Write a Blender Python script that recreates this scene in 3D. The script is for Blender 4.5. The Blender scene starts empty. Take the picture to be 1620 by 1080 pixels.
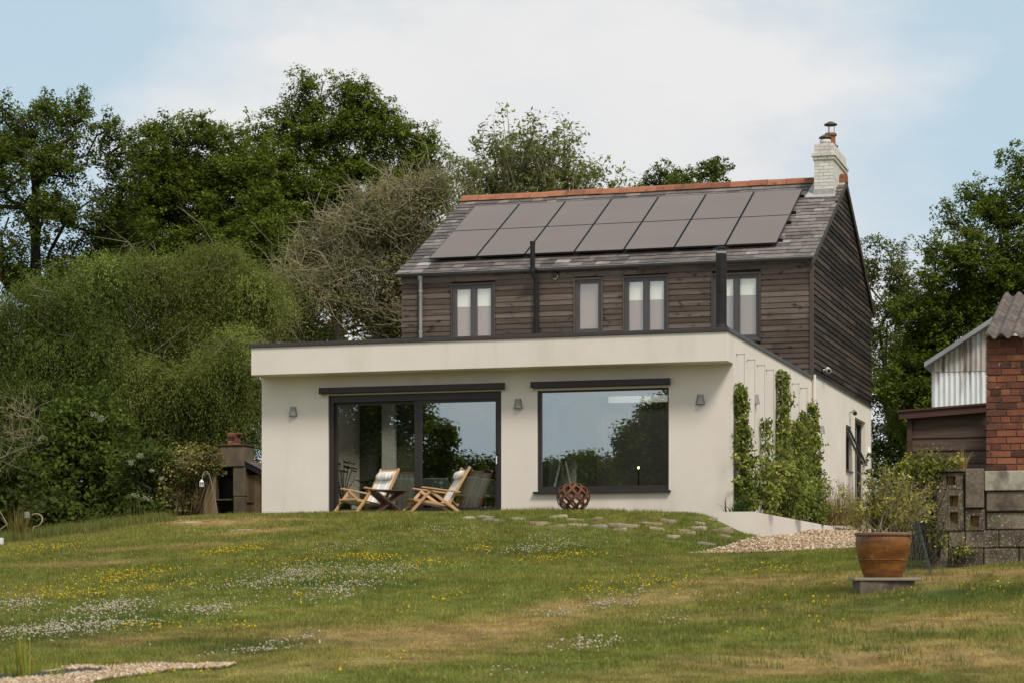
import bpy, math, random
import numpy as np
from mathutils import Vector, Matrix
random.seed(7); rng = np.random.default_rng(7)
SC = bpy.context.scene; COL = SC.collection
# ------------------------------------------------------------------ camera frame (house axes: x along the front, y back, z up, z=0 house floor)
FPX, CX, HY = 3576.0, 810.0, 939.0
YAW = math.atan(1/3.326)
FW = np.array([-math.sin(YAW), math.cos(YAW)]); RT = np.array([math.cos(YAW), math.sin(YAW)])
EYE = 1.47                                    # the eye is this far below the house floor
def W(px, py, D):
    p = FW*D + RT*((px-CX)/FPX*D)
    return Vector((p[0], p[1], (HY-py)/FPX*D-EYE))
def onV(px, py, V):
    d = FW + RT*((px-CX)/FPX); D = V/d[1]
    return Vector((d[0]*D, V, (HY-py)/FPX*D-EYE))
def onU(px, py, U):
    d = FW + RT*((px-CX)/FPX); D = U/d[0]
    return Vector((U, d[1]*D, (HY-py)/FPX*D-EYE))
def project(P):
    P = np.atleast_2d(np.asarray(P, float))
    D = P[:, 0]*FW[0]+P[:, 1]*FW[1]; s = P[:, 0]*RT[0]+P[:, 1]*RT[1]
    return CX+FPX*s/D, HY-FPX*(P[:, 2]+EYE)/D, D
# ------------------------------------------------------------------ objects
WLOC = {}
def _link(o, parent):
    COL.objects.link(o)
    if parent is not None: o.parent = parent
def tag(o, label=None, cat=None, group=None, kind=None):
    if label: o['label'] = label
    if cat: o['category'] = cat
    if group: o['group'] = group
    if kind: o['kind'] = kind
    return o
def thing(name, label, cat, loc, group=None, rz=0.0):
    o = bpy.data.objects.new(name, None); o.empty_display_size = .2
    COL.objects.link(o); o.location = loc; o.rotation_euler = (0, 0, rz)
    WLOC[o.name] = Vector(loc)
    return tag(o, label, cat, group)
def np_mesh(name, V, Fc, mat, parent=None, col=None, tint=None, smooth=False):
    V = np.asarray(V, np.float32); Fc = np.asarray(Fc, np.int32)
    me = bpy.data.meshes.new(name)
    off = WLOC.get(parent.name) if parent is not None else None
    if off is not None: V = V - np.array(off, np.float32)
    n, k = Fc.shape
    me.vertices.add(len(V)); me.vertices.foreach_set('co', V.ravel())
    me.loops.add(n*k); me.loops.foreach_set('vertex_index', Fc.ravel())
    me.polygons.add(n); me.polygons.foreach_set('loop_start', np.arange(0, n*k, k, dtype=np.int32))
    if smooth: me.polygons.foreach_set('use_smooth', np.ones(n, bool))
    me.update(calc_edges=True)
    if col is not None:
        a = me.attributes.new('col', 'FLOAT_COLOR', 'FACE')
        a.data.foreach_set('color', np.c_[col, np.ones(len(col))].astype(np.float32).ravel())
    if tint is not None:
        a = me.attributes.new('tint', 'FLOAT', 'FACE'); a.data.foreach_set('value', np.asarray(tint, np.float32))
    me.materials.append(mat)
    o = bpy.data.objects.new(name, me); _link(o, parent)
    if off is not None: WLOC[o.name] = off
    return o
class MB:
    def __init__(s): s.v = []; s.f = []; s.t = []
    def add(s, vs, fs, t=None):
        b = len(s.v); s.v += [tuple(p) for p in vs]
        t = random.random() if t is None else t
        for f in fs: s.f.append([i+b for i in f]); s.t.append(t)
        return s
    def box(s, x0, x1, y0, y1, z0, z1, t=None):
        v = [(x, y, z) for z in (z0, z1) for y in (y0, y1) for x in (x0, x1)]
        return s.add(v, [(0, 2, 3, 1), (4, 5, 7, 6), (0, 1, 5, 4), (2, 6, 7, 3), (0, 4, 6, 2), (1, 3, 7, 5)], t)
    def hexa(s, a, b, t=None):                 # two quads a, b (lists of 4 points)
        return s.add(list(a)+list(b), [(3, 2, 1, 0), (4, 5, 6, 7), (0, 1, 5, 4), (1, 2, 6, 5), (2, 3, 7, 6), (3, 0, 4, 7)], t)
    def prism(s, poly, d, t=None):             # polygon of 3d points extruded by the vector d
        n = len(poly); p = [Vector(q) for q in poly]; d = Vector(d)
        return s.add(p+[q+d for q in p], [tuple(range(n-1, -1, -1)), tuple(range(n, 2*n))]+[(i, (i+1) % n, n+(i+1) % n, n+i) for i in range(n)], t)
    def bar(s, p, q, w, h, up=(0, 0, 1), t=None):   # rectangular bar from p to q: w across, h along 'up'
        p, q = Vector(p), Vector(q); d = (q-p).normalized(); sd = d.cross(Vector(up)).normalized(); u = sd.cross(d)
        c = [sd*w/2+u*h/2, -sd*w/2+u*h/2, -sd*w/2-u*h/2, sd*w/2-u*h/2]
        return s.hexa([p+k for k in c], [q+k for k in c], t)
    def tube(s, pts, r, n=8, t=None, cap=True):
        pts = [Vector(p) for p in pts]; R = r if isinstance(r, (list, tuple)) else [r]*len(pts)
        t = random.random() if t is None else t
        vs = []; ref = None
        for i, p in enumerate(pts):
            d = (pts[min(i+1, len(pts)-1)]-pts[max(i-1, 0)]).normalized()
            if ref is None: ref = d.orthogonal().normalized()
            u = (ref-d*ref.dot(d)).normalized(); ref = u; w = d.cross(u)
            vs += [p+(u*math.cos(a)+w*math.sin(a))*R[i] for a in [2*math.pi*k/n for k in range(n)]]
        fs = [(i*n+k, i*n+(k+1) % n, (i+1)*n+(k+1) % n, (i+1)*n+k) for i in range(len(pts)-1) for k in range(n)]
        if cap: fs += [tuple(range(n-1, -1, -1)), tuple(range((len(pts)-1)*n, len(pts)*n))]
        return s.add(vs, fs, t)
    def lathe(s, c, prof, n=32, t=None):       # prof: (radius, z) from bottom to top
        c = Vector(c); vs = []
        for r, z in prof: vs += [c+Vector((r*math.cos(2*math.pi*k/n), r*math.sin(2*math.pi*k/n), z)) for k in range(n)]
        return s.add(vs, [(i*n+k, i*n+(k+1) % n, (i+1)*n+(k+1) % n, (i+1)*n+k) for i in range(len(prof)-1) for k in range(n)], t)
    def build(s, name, mat, parent=None, smooth=False, bevel=0, label=None, local=False):
        off = WLOC.get(parent.name) if parent is not None else None
        vs = s.v if (off is None or local) else [tuple(Vector(p)-off) for p in s.v]
        me = bpy.data.meshes.new(name); me.from_pydata(vs, [], s.f)
        a = me.attributes.new('tint', 'FLOAT', 'FACE'); a.data.foreach_set('value', np.array(s.t, np.float32))
        if smooth:
            me.polygons.foreach_set('use_smooth', [True]*len(s.f)); me.set_sharp_from_angle(angle=math.radians(40))
        me.materials.append(mat)
        o = bpy.data.objects.new(name, me); _link(o, parent)
        if off is not None: WLOC[o.name] = off
        if bevel:
            m = o.modifiers.new('bevel', 'BEVEL'); m.width = bevel; m.segments = 2; m.limit_method = 'ANGLE'
        if label: o['label'] = label
        return o
def copy_tree(o, parent=None):
    c = o.copy(); COL.objects.link(c); c.parent = parent
    for ch in list(o.children): copy_tree(ch, c)
    return c
# ------------------------------------------------------------------ materials
def new_mat(name):
    m = bpy.data.materials.new(name); m.use_nodes = True
    nt = m.node_tree; return m, nt, nt.nodes['Principled BSDF']
def ramp(nt, stops, src=None, mode='LINEAR'):
    r = nt.nodes.new('ShaderNodeValToRGB'); cr = r.color_ramp; cr.interpolation = mode
    while len(cr.elements) < len(stops): cr.elements.new(.5)
    for e, (p, c) in zip(cr.elements, stops): e.position = p; e.color = (*c, 1)
    if src is not None: nt.links.new(src, r.inputs[0])
    return r.outputs[0]
def math_node(nt, op, a, b=None, c=None, clamp=False):
    n = nt.nodes.new('ShaderNodeMath'); n.operation = op; n.use_clamp = clamp
    for i, x in enumerate((a, b, c)):
        if x is None: continue
        if isinstance(x, (int, float)): n.inputs[i].default_value = x
        else: nt.links.new(x, n.inputs[i])
    return n.outputs[0]
def mixc(nt, f, a, b, mode='MIX'):
    n = nt.nodes.new('ShaderNodeMix'); n.data_type = 'RGBA'; n.blend_type = mode
    for s, x in ((0, f), (6, a), (7, b)):
        if isinstance(x, (int, float)): n.inputs[s].default_value = x
        elif isinstance(x, tuple): n.inputs[s].default_value = (*x, 1)
        else: nt.links.new(x, n.inputs[s])
    return n.outputs[2]
def noise(nt, vec, scale=1.0, detail=4.0, rough=.55, w=None):
    n = nt.nodes.new('ShaderNodeTexNoise'); n.noise_dimensions = '4D' if w is not None else '3D'
    n.inputs['Scale'].default_value = scale; n.inputs['Detail'].default_value = detail; n.inputs['Roughness'].default_value = rough
    nt.links.new(vec, n.inputs['Vector'])
    if w is not None: nt.links.new(w, n.inputs['W'])
    return n.outputs['Fac']
def vscale(nt, vec, s):
    n = nt.nodes.new('ShaderNodeVectorMath'); n.operation = 'MULTIPLY'; nt.links.new(vec, n.inputs[0]); n.inputs[1].default_value = s
    return n.outputs[0]
def M(name, pal, scale=(3, 3, 3), detail=5, rough=.7, bump=.0, bdist=.01, bscale=None, tint=False, namt=.5, stains=(), metallic=0., spec=.4, coat=0., roughvar=0.):
    """palette over noise (or over the per-face tint, blurred by noise), with optional stains (colour, scale xyz, lo, hi, amount)"""
    m, nt, b = new_mat(name)
    tc = nt.nodes.new('ShaderNodeTexCoord').outputs['Object']
    w = math_node(nt, 'MULTIPLY', nt.nodes.new('ShaderNodeObjectInfo').outputs['Random'], 20.0)
    nz = noise(nt, vscale(nt, tc, scale), 1, detail, .6, w)
    nzc = math_node(nt, 'MULTIPLY_ADD', math_node(nt, 'SUBTRACT', nz, .5), 2.2, .5, clamp=True)
    if tint:
        at = nt.nodes.new('ShaderNodeAttribute'); at.attribute_name = 'tint'
        fac = math_node(nt, 'MULTIPLY_ADD', math_node(nt, 'SUBTRACT', nzc, .5), namt, at.outputs['Fac'], clamp=True)
    else: fac = nzc
    c = ramp(nt, pal, fac)
    for sc, ss, lo, hi, amt in stains:
        s = noise(nt, vscale(nt, tc, ss), 1, 5, .6, w)
        f = math_node(nt, 'MULTIPLY', math_node(nt, 'DIVIDE', math_node(nt, 'SUBTRACT', s, lo), hi-lo, clamp=True), amt)
        c = mixc(nt, f, c, sc)
    nt.links.new(c, b.inputs['Base Color'])
    b.inputs['Roughness'].default_value = rough; b.inputs['Metallic'].default_value = metallic
    b.inputs['Specular IOR Level'].default_value = spec; b.inputs['Coat Weight'].default_value = coat
    if roughvar:
        nt.links.new(math_node(nt, 'MULTIPLY_ADD', math_node(nt, 'SUBTRACT', nz, .5), roughvar, rough, clamp=True), b.inputs['Roughness'])
    if bump:
        bn = nt.nodes.new('ShaderNodeBump'); bn.inputs['Strength'].default_value = bump; bn.inputs['Distance'].default_value = bdist
        h = noise(nt, vscale(nt, tc, bscale), 1, 6, .65, w) if bscale else nz
        nt.links.new(h, bn.inputs['Height']); nt.links.new(bn.outputs[0], b.inputs['Normal'])
    return m
def leaf_mat(name, trans=.3, rough=.75, gain=1.0):
    m, nt, b = new_mat(name)
    at = nt.nodes.new('ShaderNodeAttribute'); at.attribute_name = 'col'
    col = at.outputs['Color']
    if gain != 1.0: col = mixc(nt, 1.0, col, (gain, gain, gain), 'MULTIPLY')
    nt.links.new(col, b.inputs['Base Color']); b.inputs['Roughness'].default_value = rough; b.inputs['Specular IOR Level'].default_value = .06
    t = nt.nodes.new('ShaderNodeBsdfTranslucent'); nt.links.new(mixc(nt, 1.0, col, (1.25, 1.15, .6), 'MULTIPLY'), t.inputs['Color'])
    mx = nt.nodes.new('ShaderNodeMixShader'); mx.inputs[0].default_value = trans
    nt.links.new(b.outputs[0], mx.inputs[1]); nt.links.new(t.outputs[0], mx.inputs[2])
    nt.links.new(mx.outputs[0], nt.nodes['Material Output'].inputs['Surface'])
    return m
def glass_mat(name, refl, tintc, rough=0.0, gcol=(1, 1, 1)):
    m, nt, b = new_mat(name); nt.nodes.remove(b)
    g = nt.nodes.new('ShaderNodeBsdfGlossy'); g.inputs['Roughness'].default_value = rough; g.inputs['Color'].default_value = (*gcol, 1)
    t = nt.nodes.new('ShaderNodeBsdfTransparent'); t.inputs['Color'].default_value = (*tintc, 1)
    mx = nt.nodes.new('ShaderNodeMixShader'); mx.inputs[0].default_value = refl
    nt.links.new(t.outputs[0], mx.inputs[1]); nt.links.new(g.outputs[0], mx.inputs[2])
    nt.links.new(mx.outputs[0], nt.nodes['Material Output'].inputs['Surface'])
    return m
MT = {}
MT['render'] = M('cream_render', [(0, (.68, .609, .544)), (1, (.76, .688, .622))], (.9, .9, .9), 6, .92, .12, .004, (90, 90, 90), spec=.15,
                 stains=[((.5, .44, .36), (2.2, 2.2, .22), .54, .78, .42), ((.45, .41, .33), (.5, .5, .5), .55, .75, .3)])
MT['dark_metal'] = M('dark_brown_metal', [(0, (.022, .017, .017)), (1, (.032, .025, .025))], (4, 4, 4), rough=.45, spec=.4)
MT['coping'] = M('dark_coping_metal', [(0, (.035, .029, .029)), (1, (.05, .042, .041))], (2, 2, 2), rough=.42, spec=.5)
MT['grey_frame'] = M('grey_window_frame', [(0, (.055, .052, .054)), (1, (.075, .07, .072))], (3, 3, 3), rough=.45)
MT['clad'] = M('weathered_cladding', [(0, (.061, .045, .036)), (.4, (.084, .063, .051)), (.72, (.107, .082, .067)), (1, (.142, .111, .092))], (1.6, 1.6, 26), 6, .8, .5, .006, (2.2, 2.2, 60), tint=True, namt=.9,
               stains=[((.02, .014, .011), (5, 5, 9), .58, .66, .8), ((.17, .135, .105), (.8, .8, 14), .6, .75, .5), ((.026, .019, .016), (1.2, 1.2, 1.6), .52, .75, .6)], spec=.2)
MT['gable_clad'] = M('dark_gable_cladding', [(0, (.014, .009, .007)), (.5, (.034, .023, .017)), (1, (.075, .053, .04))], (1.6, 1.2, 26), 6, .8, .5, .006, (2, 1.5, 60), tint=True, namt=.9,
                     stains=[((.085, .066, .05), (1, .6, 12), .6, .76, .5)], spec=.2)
MT['trim_wood'] = M('brown_trim_wood', [(0, (.05, .037, .03)), (1, (.1, .076, .06))], (12, 12, 1.5), rough=.75, tint=True)
MT['slate'] = M('roof_slate', [(0, (.07, .056, .05)), (.45, (.145, .12, .108)), (.8, (.22, .188, .172)), (1, (.36, .33, .31))], (5, 5, 5), 5, .62, .5, .006, (14, 14, 14), tint=True, namt=.5,
                stains=[((.035, .026, .02), (.7, .9, .9), .5, .68, .6), ((.16, .12, .075), (2.5, 2.5, 2.5), .64, .75, .5)], spec=.4, roughvar=.3)
MT['terracotta'] = M('terracotta_ridge', [(0, (.15, .05, .026)), (1, (.34, .135, .07))], (4, 4, 4), 5, .85, .3, .005, tint=True, namt=.6,
                     stains=[((.07, .05, .035), (5, 5, 5), .56, .68, .75), ((.55, .4, .25), (9, 9, 9), .66, .74, .6)])
MT['white_brick'] = M('white_painted_brick', [(0, (.56, .53, .475)), (1, (.7, .67, .62))], (5, 5, 5), 5, .85, .4, .006, tint=True, namt=.6,
                      stains=[((.32, .24, .16), (3, 3, 2), .6, .75, .5), ((.25, .22, .19), (1.5, 1.5, 3), .58, .8, .5)])
MT['mortar_white'] = M('dirty_white_mortar', [(0, (.42, .39, .34)), (1, (.55, .52, .47))], (8, 8, 8), rough=.95)
MT['lead'] = M('lead_flashing', [(0, (.2, .2, .2)), (1, (.45, .44, .42))], (5, 5, 5), rough=.6, bump=.3)
MT['cowl'] = M('brown_steel_cowl', [(0, (.05, .04, .035)), (1, (.12, .09, .075))], (6, 6, 6), rough=.5, metallic=.4)
MT['galv'] = M('galvanised_steel', [(0, (.2, .195, .185)), (1, (.32, .31, .295))], (6, 6, 2), rough=.5, metallic=.25, roughvar=.2)
MT['gutter'] = M('grey_gutter_steel', [(0, (.06, .058, .058)), (1, (.1, .097, .096))], (4, 6, 6), rough=.4, metallic=.4)
MT['black'] = M('black_paint', [(0, (.012, .011, .011)), (1, (.022, .02, .02))], (5, 5, 5), rough=.65, spec=.25)
MT['white_plastic'] = M('white_plastic', [(0, (.7, .7, .68)), (1, (.8, .8, .78))], (5, 5, 5), rough=.4)
MT['blind'] = M('white_blind', [(0, (.86, .87, .78)), (1, (.9, .91, .82))], (1, 1, 1), rough=.9)
MT['taupe'] = M('taupe_voile_blind', [(0, (.33, .265, .235)), (1, (.37, .3, .265))], (1, 1, .3), rough=.9)
MT['int_wall'] = M('interior_plaster', [(0, (.55, .55, .5)), (1, (.6, .6, .55))], (1, 1, 1), rough=.9)
MT['int_dark'] = M('interior_dark_panel', [(0, (.05, .05, .045)), (1, (.08, .078, .07))], (1, 1, 1), rough=.8)
MT['int_floor'] = M('interior_floor', [(0, (.2, .17, .13)), (1, (.26, .22, .17))], (1, 6, 1), rough=.5)
MT['glass'] = glass_mat('reflective_glass', .3, (.9, .92, .88), 0.0, (.93, .97, 1.0))
MT['glass_up'] = glass_mat('upper_window_glass', .12, (.95, .95, .94))
MT['solar'] = M('solar_cell_glass', [(0, (.15, .118, .1)), (1, (.175, .138, .117))], (.5, .5, 2), rough=.45, spec=.35)
MT['solar_frame'] = M('black_anodised_frame', [(0, (.01, .01, .01)), (1, (.015, .014, .014))], (4, 4, 4), rough=.4)
MT['chair_wood'] = M('light_beech_wood', [(0, (.42, .235, .105)), (1, (.58, .36, .18))], (14, 14, 3), 4, .55, tint=True, namt=.5)
MT['table_wood'] = M('dark_brown_hardwood', [(0, (.055, .026, .017)), (1, (.12, .06, .04))], (3, 12, 12), 4, .6, tint=True, namt=.5)
MT['rust'] = M('rusted_steel', [(0, (.075, .028, .016)), (.6, (.15, .058, .03)), (1, (.23, .1, .05))], (9, 9, 9), 6, .85, .3, .003, metallic=.1)
MT['glaze'] = M('brown_glazed_terracotta', [(0, (.1, .034, .008)), (.5, (.185, .066, .013)), (1, (.29, .118, .026))], (3.5, 3.5, 9), 5, .4, .15, .004, spec=.4,
                stains=[((.4, .21, .085), (9, 9, 7), .56, .7, .7), ((.07, .028, .012), (4, 4, 16), .5, .66, .65), ((.3, .2, .12), (30, 30, 30), .64, .7, .5)], roughvar=.4)
MT['pot_rim'] = M('unglazed_pot_rim', [(0, (.17, .085, .055)), (1, (.3, .16, .11))], (6, 6, 6), 5, .75)
MT['soil'] = M('potting_soil', [(0, (.02, .014, .01)), (1, (.06, .045, .03))], (20, 20, 20), rough=1)
MT['brick'] = M('old_red_brick', [(0, (.035, .019, .015)), (.25, (.11, .039, .025)), (.65, (.2, .064, .034)), (1, (.3, .115, .058))], (9, 9, 9), 6, .9, .7, .01, tint=True, namt=.45,
                stains=[((.035, .024, .019), (1.6, 1.6, 1.6), .5, .66, .6), ((.03, .022, .018), (5, 5, 5), .57, .68, .6), ((.5, .46, .4), (13, 13, 13), .69, .74, .6)])
MT['mortar'] = M('dark_lime_mortar', [(0, (.08, .055, .04)), (1, (.2, .15, .115))], (14, 14, 14), rough=1, bump=.4)
MT['concrete'] = M('mossy_old_concrete', [(0, (.06, .043, .029)), (.5, (.125, .092, .064)), (1, (.22, .178, .13))], (8, 8, 8), 7, .95, .8, .012, (30, 30, 30), tint=True, namt=.8,
                   stains=[((.035, .024, .016), (4, 4, 4), .46, .62, .8), ((.09, .095, .03), (2.2, 2.2, 2.2), .52, .66, .6), ((.55, .53, .48), (70, 70, 70), .57, .64, .75), ((.3, .27, .2), (20, 20, 20), .6, .68, .5), ((.1, .085, .03), (4, 4, 4), .58, .72, .5)])
MT['slab'] = M('grey_exposed_concrete', [(0, (.11, .085, .06)), (1, (.21, .17, .128))], (30, 30, 30), 6, .95, .6, .006, stains=[((.45, .43, .4), (48, 48, 48), .62, .68, .7), ((.05, .038, .028), (4, 4, 4), .48, .66, .75)])
MT['pale_slab'] = M('pale_lichen_slab', [(0, (.3, .27, .21)), (1, (.43, .4, .33))], (10, 10, 10), 6, .95, .4, .006, stains=[((.14, .125, .1), (6, 6, 6), .48, .6, .75), ((.06, .05, .035), (3, 3, 3), .56, .7, .7)])
MT['ochre'] = M('ochre_infill', [(0, (.13, .075, .025)), (1, (.3, .19, .075))], (16, 16, 16), 6, 1, .6, .01)
MT['asbestos'] = M('lichened_corrugated_cement', [(0, (.055, .042, .034)), (.5, (.11, .087, .074)), (1, (.21, .175, .153))], (7, 7, 7), 7, .95, .6, .008, (26, 26, 26), stains=[((.06, .05, .045), (5, 1.5, 5), .55, .68, .7)])
MT['tin'] = M('rusty_white_tin', [(0, (.58, .59, .6)), (1, (.78, .79, .8))], (3, 3, 1.5), 5, .7, tint=True, namt=.8,
              stains=[((.16, .075, .035), (9, 9, .8), .53, .66, .85), ((.26, .2, .15), (3, 3, 1), .52, .7, .5)])
MT['tin_up'] = M('rust_streaked_tin', [(0, (.5, .49, .48)), (1, (.7, .69, .68))], (3, 3, 1.5), 5, .75, tint=True, namt=.8,
              stains=[((.13, .07, .038), (8, 8, .7), .43, .58, .9), ((.22, .15, .1), (3, 3, 1), .46, .65, .6)])
MT['shed_wood'] = M('weathered_shed_boards', [(0, (.07, .046, .035)), (.6, (.14, .097, .075)), (1, (.22, .168, .14))], (1.5, 8, 22), 6, .85, .5, .006, tint=True, namt=.7, stains=[((.13, .05, .025), (1.2, 1.2, 1.2), .52, .7, .5)])
MT['shed_trim'] = M('red_brown_stain', [(0, (.05, .021, .016)), (1, (.085, .038, .027))], (2, 8, 8), rough=.7)
MT['grey_tin'] = M('grey_barge_tin', [(0, (.2, .2, .21)), (1, (.3, .3, .31))], (3, 3, 3), rough=.6)
MT['old_wood'] = M('brown_plank_wall', [(0, (.075, .045, .022)), (.6, (.14, .09, .045)), (1, (.21, .145, .08))], (9, 9, 1.2), 6, .9, .4, .008, tint=True, namt=.6, stains=[((.03, .022, .014), (2, 2, 1.2), .55, .72, .7)])
MT['old_stone'] = M('old_rendered_stack', [(0, (.06, .046, .03)), (1, (.165, .125, .08))], (4, 4, 4), 6, .95, .5, .01, tint=True, namt=.6, stains=[((.06, .055, .045), (2.5, 2.5, 2.5), .52, .68, .7)])
MT['tile'] = M('grey_brown_tile', [(0, (.08, .065, .06)), (1, (.2, .17, .155))], (6, 6, 6), 5, .9, tint=True, namt=.6)
MT['stone'] = M('buff_field_stone', [(0, (.16, .115, .07)), (.5, (.26, .2, .135)), (1, (.38, .33, .25))], (5, 5, 5), 7, .9, .8, .02, tint=True, namt=.6, stains=[((.3, .17, .08), (3, 3, 3), .55, .7, .6), ((.12, .11, .07), (6, 6, 6), .58, .7, .6)])
MT['grey_stone'] = M('grey_flat_stone', [(0, (.15, .13, .105)), (1, (.32, .285, .24))], (8, 8, 8), 6, .9, .6, .01)
MT['bark'] = M('dark_bark', [(0, (.025, .02, .015)), (1, (.07, .056, .043))], (10, 10, 2), 6, .95, .6, .02)
MT['grey_bark'] = M('pale_lichen_bark', [(0, (.12, .1, .07)), (1, (.25, .215, .155))], (6, 6, 3), 5, .95)
MT['twig'] = M('dry_twig', [(0, (.2, .165, .1)), (1, (.37, .315, .21))], (6, 6, 6), 4, .95, tint=True, namt=.4)
MT['steel'] = M('brushed_steel', [(0, (.4, .4, .39)), (1, (.52, .52, .5))], (8, 8, 8), rough=.3, metallic=.9)
MT['wire'] = M('stainless_wire', [(0, (.3, .29, .28)), (1, (.36, .35, .34))], (8, 8, 8), rough=.35, metallic=.6)
MT['mesh_wire'] = M('green_grey_netting', [(0, (.05, .065, .055)), (1, (.09, .11, .095))], (8, 8, 8), rough=.7)
MT['leaf'] = leaf_mat('leaf', .4)
MT['petal'] = leaf_mat('petal', .2, .7)
MT['grassleaf'] = leaf_mat('grass_blade', .36, .7)
MT['pebble'] = M('gravel_pebble', [(0, (.17, .1, .055)), (.4, (.36, .245, .14)), (.75, (.5, .38, .245)), (1, (.66, .58, .45))], (20, 20, 20), 3, .85, tint=True, namt=.4)
MT['gravel'] = M('gravel_bed', [(0, (.1, .065, .042)), (.45, (.32, .22, .145)), (1, (.5, .39, .29))], (34, 34, 34), 4, .95, 1., .03)
MT['patio'] = M('patio_slab', [(0, (.2, .17, .13)), (1, (.3, .26, .2))], (2, 2, 2), rough=.9)
MT['upholstery'] = M('pale_green_upholstery', [(0, (.6, .63, .54)), (1, (.68, .7, .61))], (3, 3, 3), rough=.9)
MT['dark_leaf_plain'] = M('house_plant_leaf', [(0, (.02, .04, .015)), (1, (.04, .075, .025))], (8, 8, 8), rough=.4)
MT['water'] = M('dark_pond_water', [(0, (.01, .011, .009)), (1, (.018, .018, .014))], (2, 2, 2), rough=.35, spec=.15)
def stripes():
    m, nt, b = new_mat('striped_canvas')
    tc = nt.nodes.new('ShaderNodeTexCoord').outputs['Object']
    sx = nt.nodes.new('ShaderNodeSeparateXYZ'); nt.links.new(tc, sx.inputs[0])
    f = math_node(nt, 'FRACT', math_node(nt, 'MULTIPLY_ADD', sx.outputs['Y'], 1/.19, 10.5))
    w, g, d, t = (.84, .81, .76), (.42, .42, .42), (.14, .15, .17), (.58, .49, .38)
    c = ramp(nt, [(0, w), (.16, g), (.22, w), (.3, d), (.34, w), (.46, t), (.56, w), (.66, d), (.7, w), (.78, g), (.84, w)], f, 'CONSTANT')
    nt.links.new(c, b.inputs['Base Color']); b.inputs['Roughness'].default_value = .9; b.inputs['Specular IOR Level'].default_value = .1
    return m
MT['stripes'] = stripes()
def emit(name, col, s):
    m, nt, b = new_mat(name); b.inputs['Emission Color'].default_value = (*col, 1); b.inputs['Emission Strength'].default_value = s
    b.inputs['Base Color'].default_value = (*col, 1); return m
MT['bulb'] = emit('lit_bulb', (1, .72, .38), 7)
# ------------------------------------------------------------------ terrain
CTRL = []
def cp(px, py, D): CTRL.append(((px-CX)/FPX*D, D, (HY-py)/FPX*D-EYE))
for a in [(-250, 1085, 17.5), (0, 1080, 17.2), (400, 1080, 16.6), (800, 1080, 16), (1200, 1080, 15.6), (1620, 1080, 15.2), (1850, 1080, 15),
          (0, 1000, 21), (400, 987, 21.5), (800, 978, 22), (1150, 962, 22), (1390, 937, 22.3), (1620, 925, 21.8), (1850, 915, 21.6),
          (0, 932, 27.5), (400, 912, 28), (800, 905, 28.5), (1150, 898, 29), (1300, 893, 28),
          (0, 885, 33), (300, 862, 34), (600, 848, 35), (800, 848, 35.3), (1000, 858, 35), (1200, 873, 34.2), (1340, 868, 34),
          (-200, 868, 37), (0, 859, 37.5), (150, 846, 38.5), (280, 820, 40), (440, 813.5, 40.5), (600, 811.5, 39.5), (800, 811, 39), (1000, 813.5, 38.3), (1110, 813.5, 37.9),
          (1165, 838, 37.2), (1197, 849, 38.2), (1318, 838, 49.6), (1250, 846.5, 42), (1222, 848, 40), (1285, 842, 46), (1400, 838, 50), (1450, 838, 45),
          (1500, 895, 24.9), (1620, 888, 24.2), (1850, 885, 24), (1470, 868, 30), (1600, 855, 34),
          (0, 868, 45), (-250, 870, 45), (150, 848, 46), (300, 815, 46), (-200, 866, 60), (200, 845, 62), (800, 830, 64), (1300, 832, 64), (1700, 830, 60), (1700, 842, 45)]: cp(*a)
for u in (-16.4, -12.5, -9.3):
    for v in (39.1, 44, 50, 56):
        CTRL.append((u*RT[0]+v*RT[1], u*FW[0]+v*FW[1], -.04))
for s, d, z in [(0, 0, -1.5), (-6, 0, -1.6), (6, 0, -1.3), (-4, 9, -1.15), (0, 9, -1.05), (4, 9, -.85), (0, -20, -2.0), (-20, -20, -2.4), (20, -20, -1.9), (0, -60, -3), (-40, -60, -3.4), (40, -60, -3), (-40, 90, 1.3), (0, 95, 1.7), (40, 90, 1.6), (-45, 40, .3), (45, 40, .8), (0, 160, 2)]:
    z0 = z-EYE if d < 60 else z-EYE
    CTRL.append((s, d, z0))
CTRL = np.array(CTRL)
def _phi(r): return r**1.5
def _solve():
    P = CTRL[:, :2]; n = len(P)
    A = _phi(np.linalg.norm(P[:, None]-P[None], axis=2))+np.eye(n)*.02
    Q = np.c_[np.ones(n), P]
    K = np.block([[A, Q], [Q.T, np.zeros((3, 3))]])
    return np.linalg.solve(K, np.r_[CTRL[:, 2], 0, 0, 0])
_WT = _solve()
def terr_sd(s, d):
    s = np.clip(np.asarray(s, float), -60, 60); d = np.clip(np.asarray(d, float), -70, 165)
    sh = s.shape; P = np.c_[s.ravel(), d.ravel()]; out = np.empty(len(P)); n = len(CTRL)
    for i in range(0, len(P), 60000):
        q = P[i:i+60000]
        out[i:i+60000] = _phi(np.linalg.norm(q[:, None]-CTRL[None, :, :2], axis=2))@_WT[:n]+_WT[n]+q@_WT[n+1:]
    return out.reshape(sh)
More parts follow.
